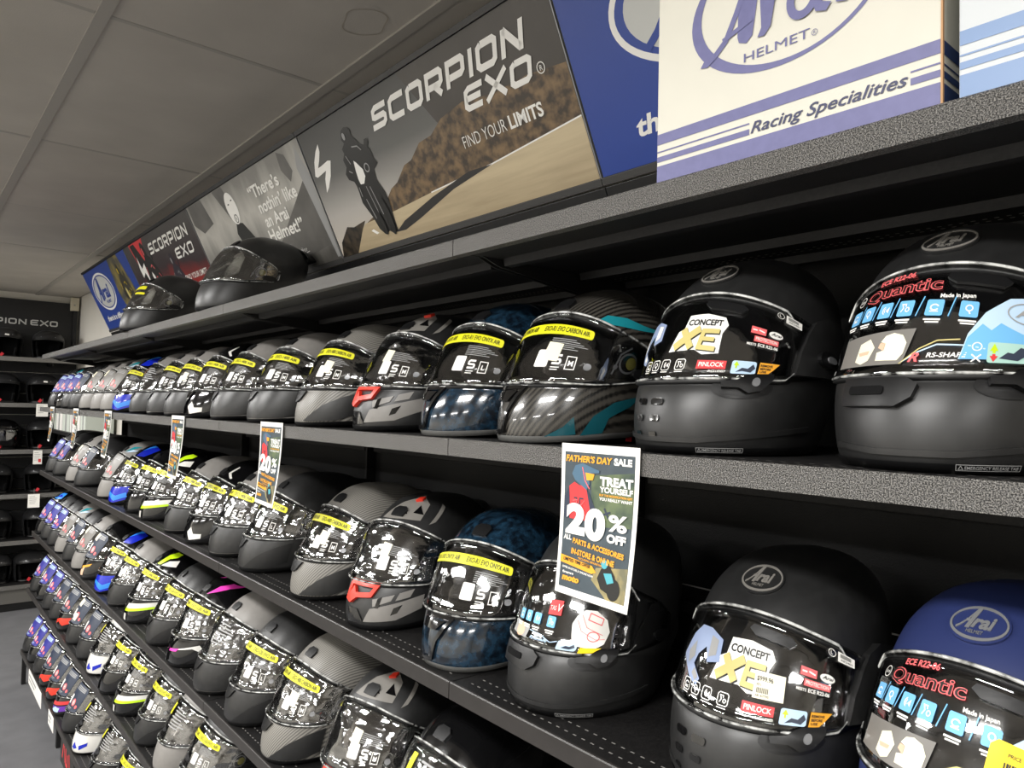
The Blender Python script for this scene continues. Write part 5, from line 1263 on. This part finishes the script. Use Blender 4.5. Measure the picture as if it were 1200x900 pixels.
for j, (row, x) in enumerate(SP):
    c = 1 if (row == 2 and j % 2 == 0) else 0
    src = op2 if c else op
    o = src if first[c] else copy_tree(src); first[c] = False
    o['label'] = '%s on the %s far wall shelf, %s one in view' % ('black open helmet with clear visor' if c else 'matte black open face helmet', ORD[row], 'left' if j % 2 == 0 else 'right')
    o.location = (x, 8.04, H(BZ[row])+.0005); o.rotation_euler = (0, 0, math.pi/2+random.uniform(-.15, .15))
    if row in (0, 1):
        q = thing('white_size_sticker', 'small white sticker on the brow of the %s far wall helmet, %s shelf' % ('left' if j % 2 == 0 else 'right', ORD[row]), 'sticker')
        bpy.data.objects.remove(q)
        if (row, j % 2) in ((0, 0), (1, 1)):
            obj('size_sticker', pcache('osz', lambda: decal('open', rotd(rect(-.002, PROF['open']['ph']+.012, .032, PROF['open']['ph']+.028), .02, .2, -.1), .0008)), M_white, o)
# hanging tags
def tag_card(lab, x, y, z, w, h, rz=.1, red=False):
    t = thing('swing_tag', lab, 'tag', (x, y, H(z)), rz, 'white tags hanging from far wall helmets')
    box('card', -w/2, w/2, -.001, .001, -h, 0, M_white, t)
    obj('string', box_me(-.0015, .0015, -.0008, .0008, 0, .05), M_midgrey, t)
    tr = []
    for k in range(5): tr += rect(-w*.36, -h*(.16+.13*k)-.004, w*(.1+.06*((k*3) % 4)), -h*(.16+.13*k))
    obj('print', tri_mesh(tr, lambda a, b, o: (a, -.0014, b), 'p'), M_greyprint, t)
    if red: obj('red_mark', tri_mesh(rect(w*.08, -h*.86, w*.38, -h*.62), lambda a, b, o: (a, -.0016, b), 'p'), M_redp, t)
tag_card('blank white tag at the end of the second far wall shelf', 1.02, 7.83, -.045, .095, .115)
tag_card('white tag with red mark under the third far wall shelf', 1.0, 7.83, -.465, .07, .125, .08, True)
tag_card('printed white tag under the fourth far wall shelf', .985, 7.83, -.86, .09, .12, -.05)
t = thing('alarm_sensor', 'small beige alarm sensor in the far ceiling corner', 'sensor', (1.300, 8.18, H(.865)))
box('body', -.035, .035, 0, .07, 0, .13, mat('sensor_beige', '#cfc7b0', .5), t, .006); box('lens', -.012, .002, -.002, .0, .05, .06, M_silver, t)
# white cartons on a low wall shelf past the far end of the shelving
t = thing('wall_shelf', 'short black shelf on the right wall beyond the shelving, carrying white cartons', 'shelf', (0, 0, H(-.275)))
box('deck', 1.10, 1.353, 6.45, 8.2, -.03, 0, M_deck, t, .002)
for yy in (6.5, 7.3, 8.15): box('bracket', 1.14, 1.353, yy, yy+.012, -.12, -.03, M_deck, t)
for k, (y, w, hh) in enumerate(((6.47, .20, .225), (6.70, .22, .23), (6.95, .18, .228), (7.15, .34, .23), (7.51, .30, .228), (7.83, .34, .23))):
    t = thing('white_carton', ['pale green', 'white', 'white', 'pale green', 'white', 'pale green'][k]+' carton on the short wall shelf past the posters, %s from right' % ORD[k], 'box', (1.13, y, H(-.2745)), 0, 'cartons on the short wall shelf')
    box('carton_body', 0, .2, 0, w-.012, 0, hh, M_white if k in (1, 2, 4) else mat('pale_green_carton', '#c9d0c6', .6), t, .002)
    box('lid_tape', -.001, .0, (w-.012)*.4, (w-.012)*.6, 0, hh, M_greyprint, t)
# cartons on the floor below the bottom shelf and price cards on its edge
M_dbox = mat('dark_carton', '#2a2827', .6, noise=.1)
for k, (y, w) in enumerate(((4.50, .36), (4.11, .36), (3.72, .36), (3.33, .36))):
    base = Vector((.735, y, 0)); t = thing('floor_carton', 'dark carton with red letters under the shelving, %s' % ['farthest one', 'second from far end', 'third from far end', 'nearest one'][k], 'box', base, group='dark cartons under the bottom shelf')
    M = Matrix((Vector((0, -1, 0)), Vector((0, 0, 1)), Vector((-1, 0, 0)))).transposed().to_4x4(); M.translation = base; t.matrix_world = M
    box('carton_body', 0, w, 0, .195, -.35, 0, M_dbox, t, .003)
    pr(t, 'letter_print', stroke([(.06, .04), (.10, .15), (.14, .04)], .018)+stroke([(.155, .15), (.155, .04), (.20, .04), (.20, .10)], .018)+stroke([(.23, .15), (.26, .04)], .018), M_redp, .0008)
for k, (y, w, h) in enumerate(((5.42, .50, .085), (4.66, .16, .075))):
    base = Vector((.6975, y, H(-1.675))); t = thing('price_card', ['long white price card', 'short white price card'][k]+' hanging from the bottom shelf edge', 'card', base)
    M = Matrix((Vector((0, -1, 0)), Vector((0, 0, 1)), Vector((-1, 0, 0)))).transposed().to_4x4(); M.translation = base; t.matrix_world = M
    box('card', 0, w, -h, 0, -.001, .001, M_white, t)
    pr(t, 'print', rect(.02, -h*.4, w*.6, -h*.25)+rect(.02, -h*.7, w*.5, -h*.58), M_greyprint, .0014)
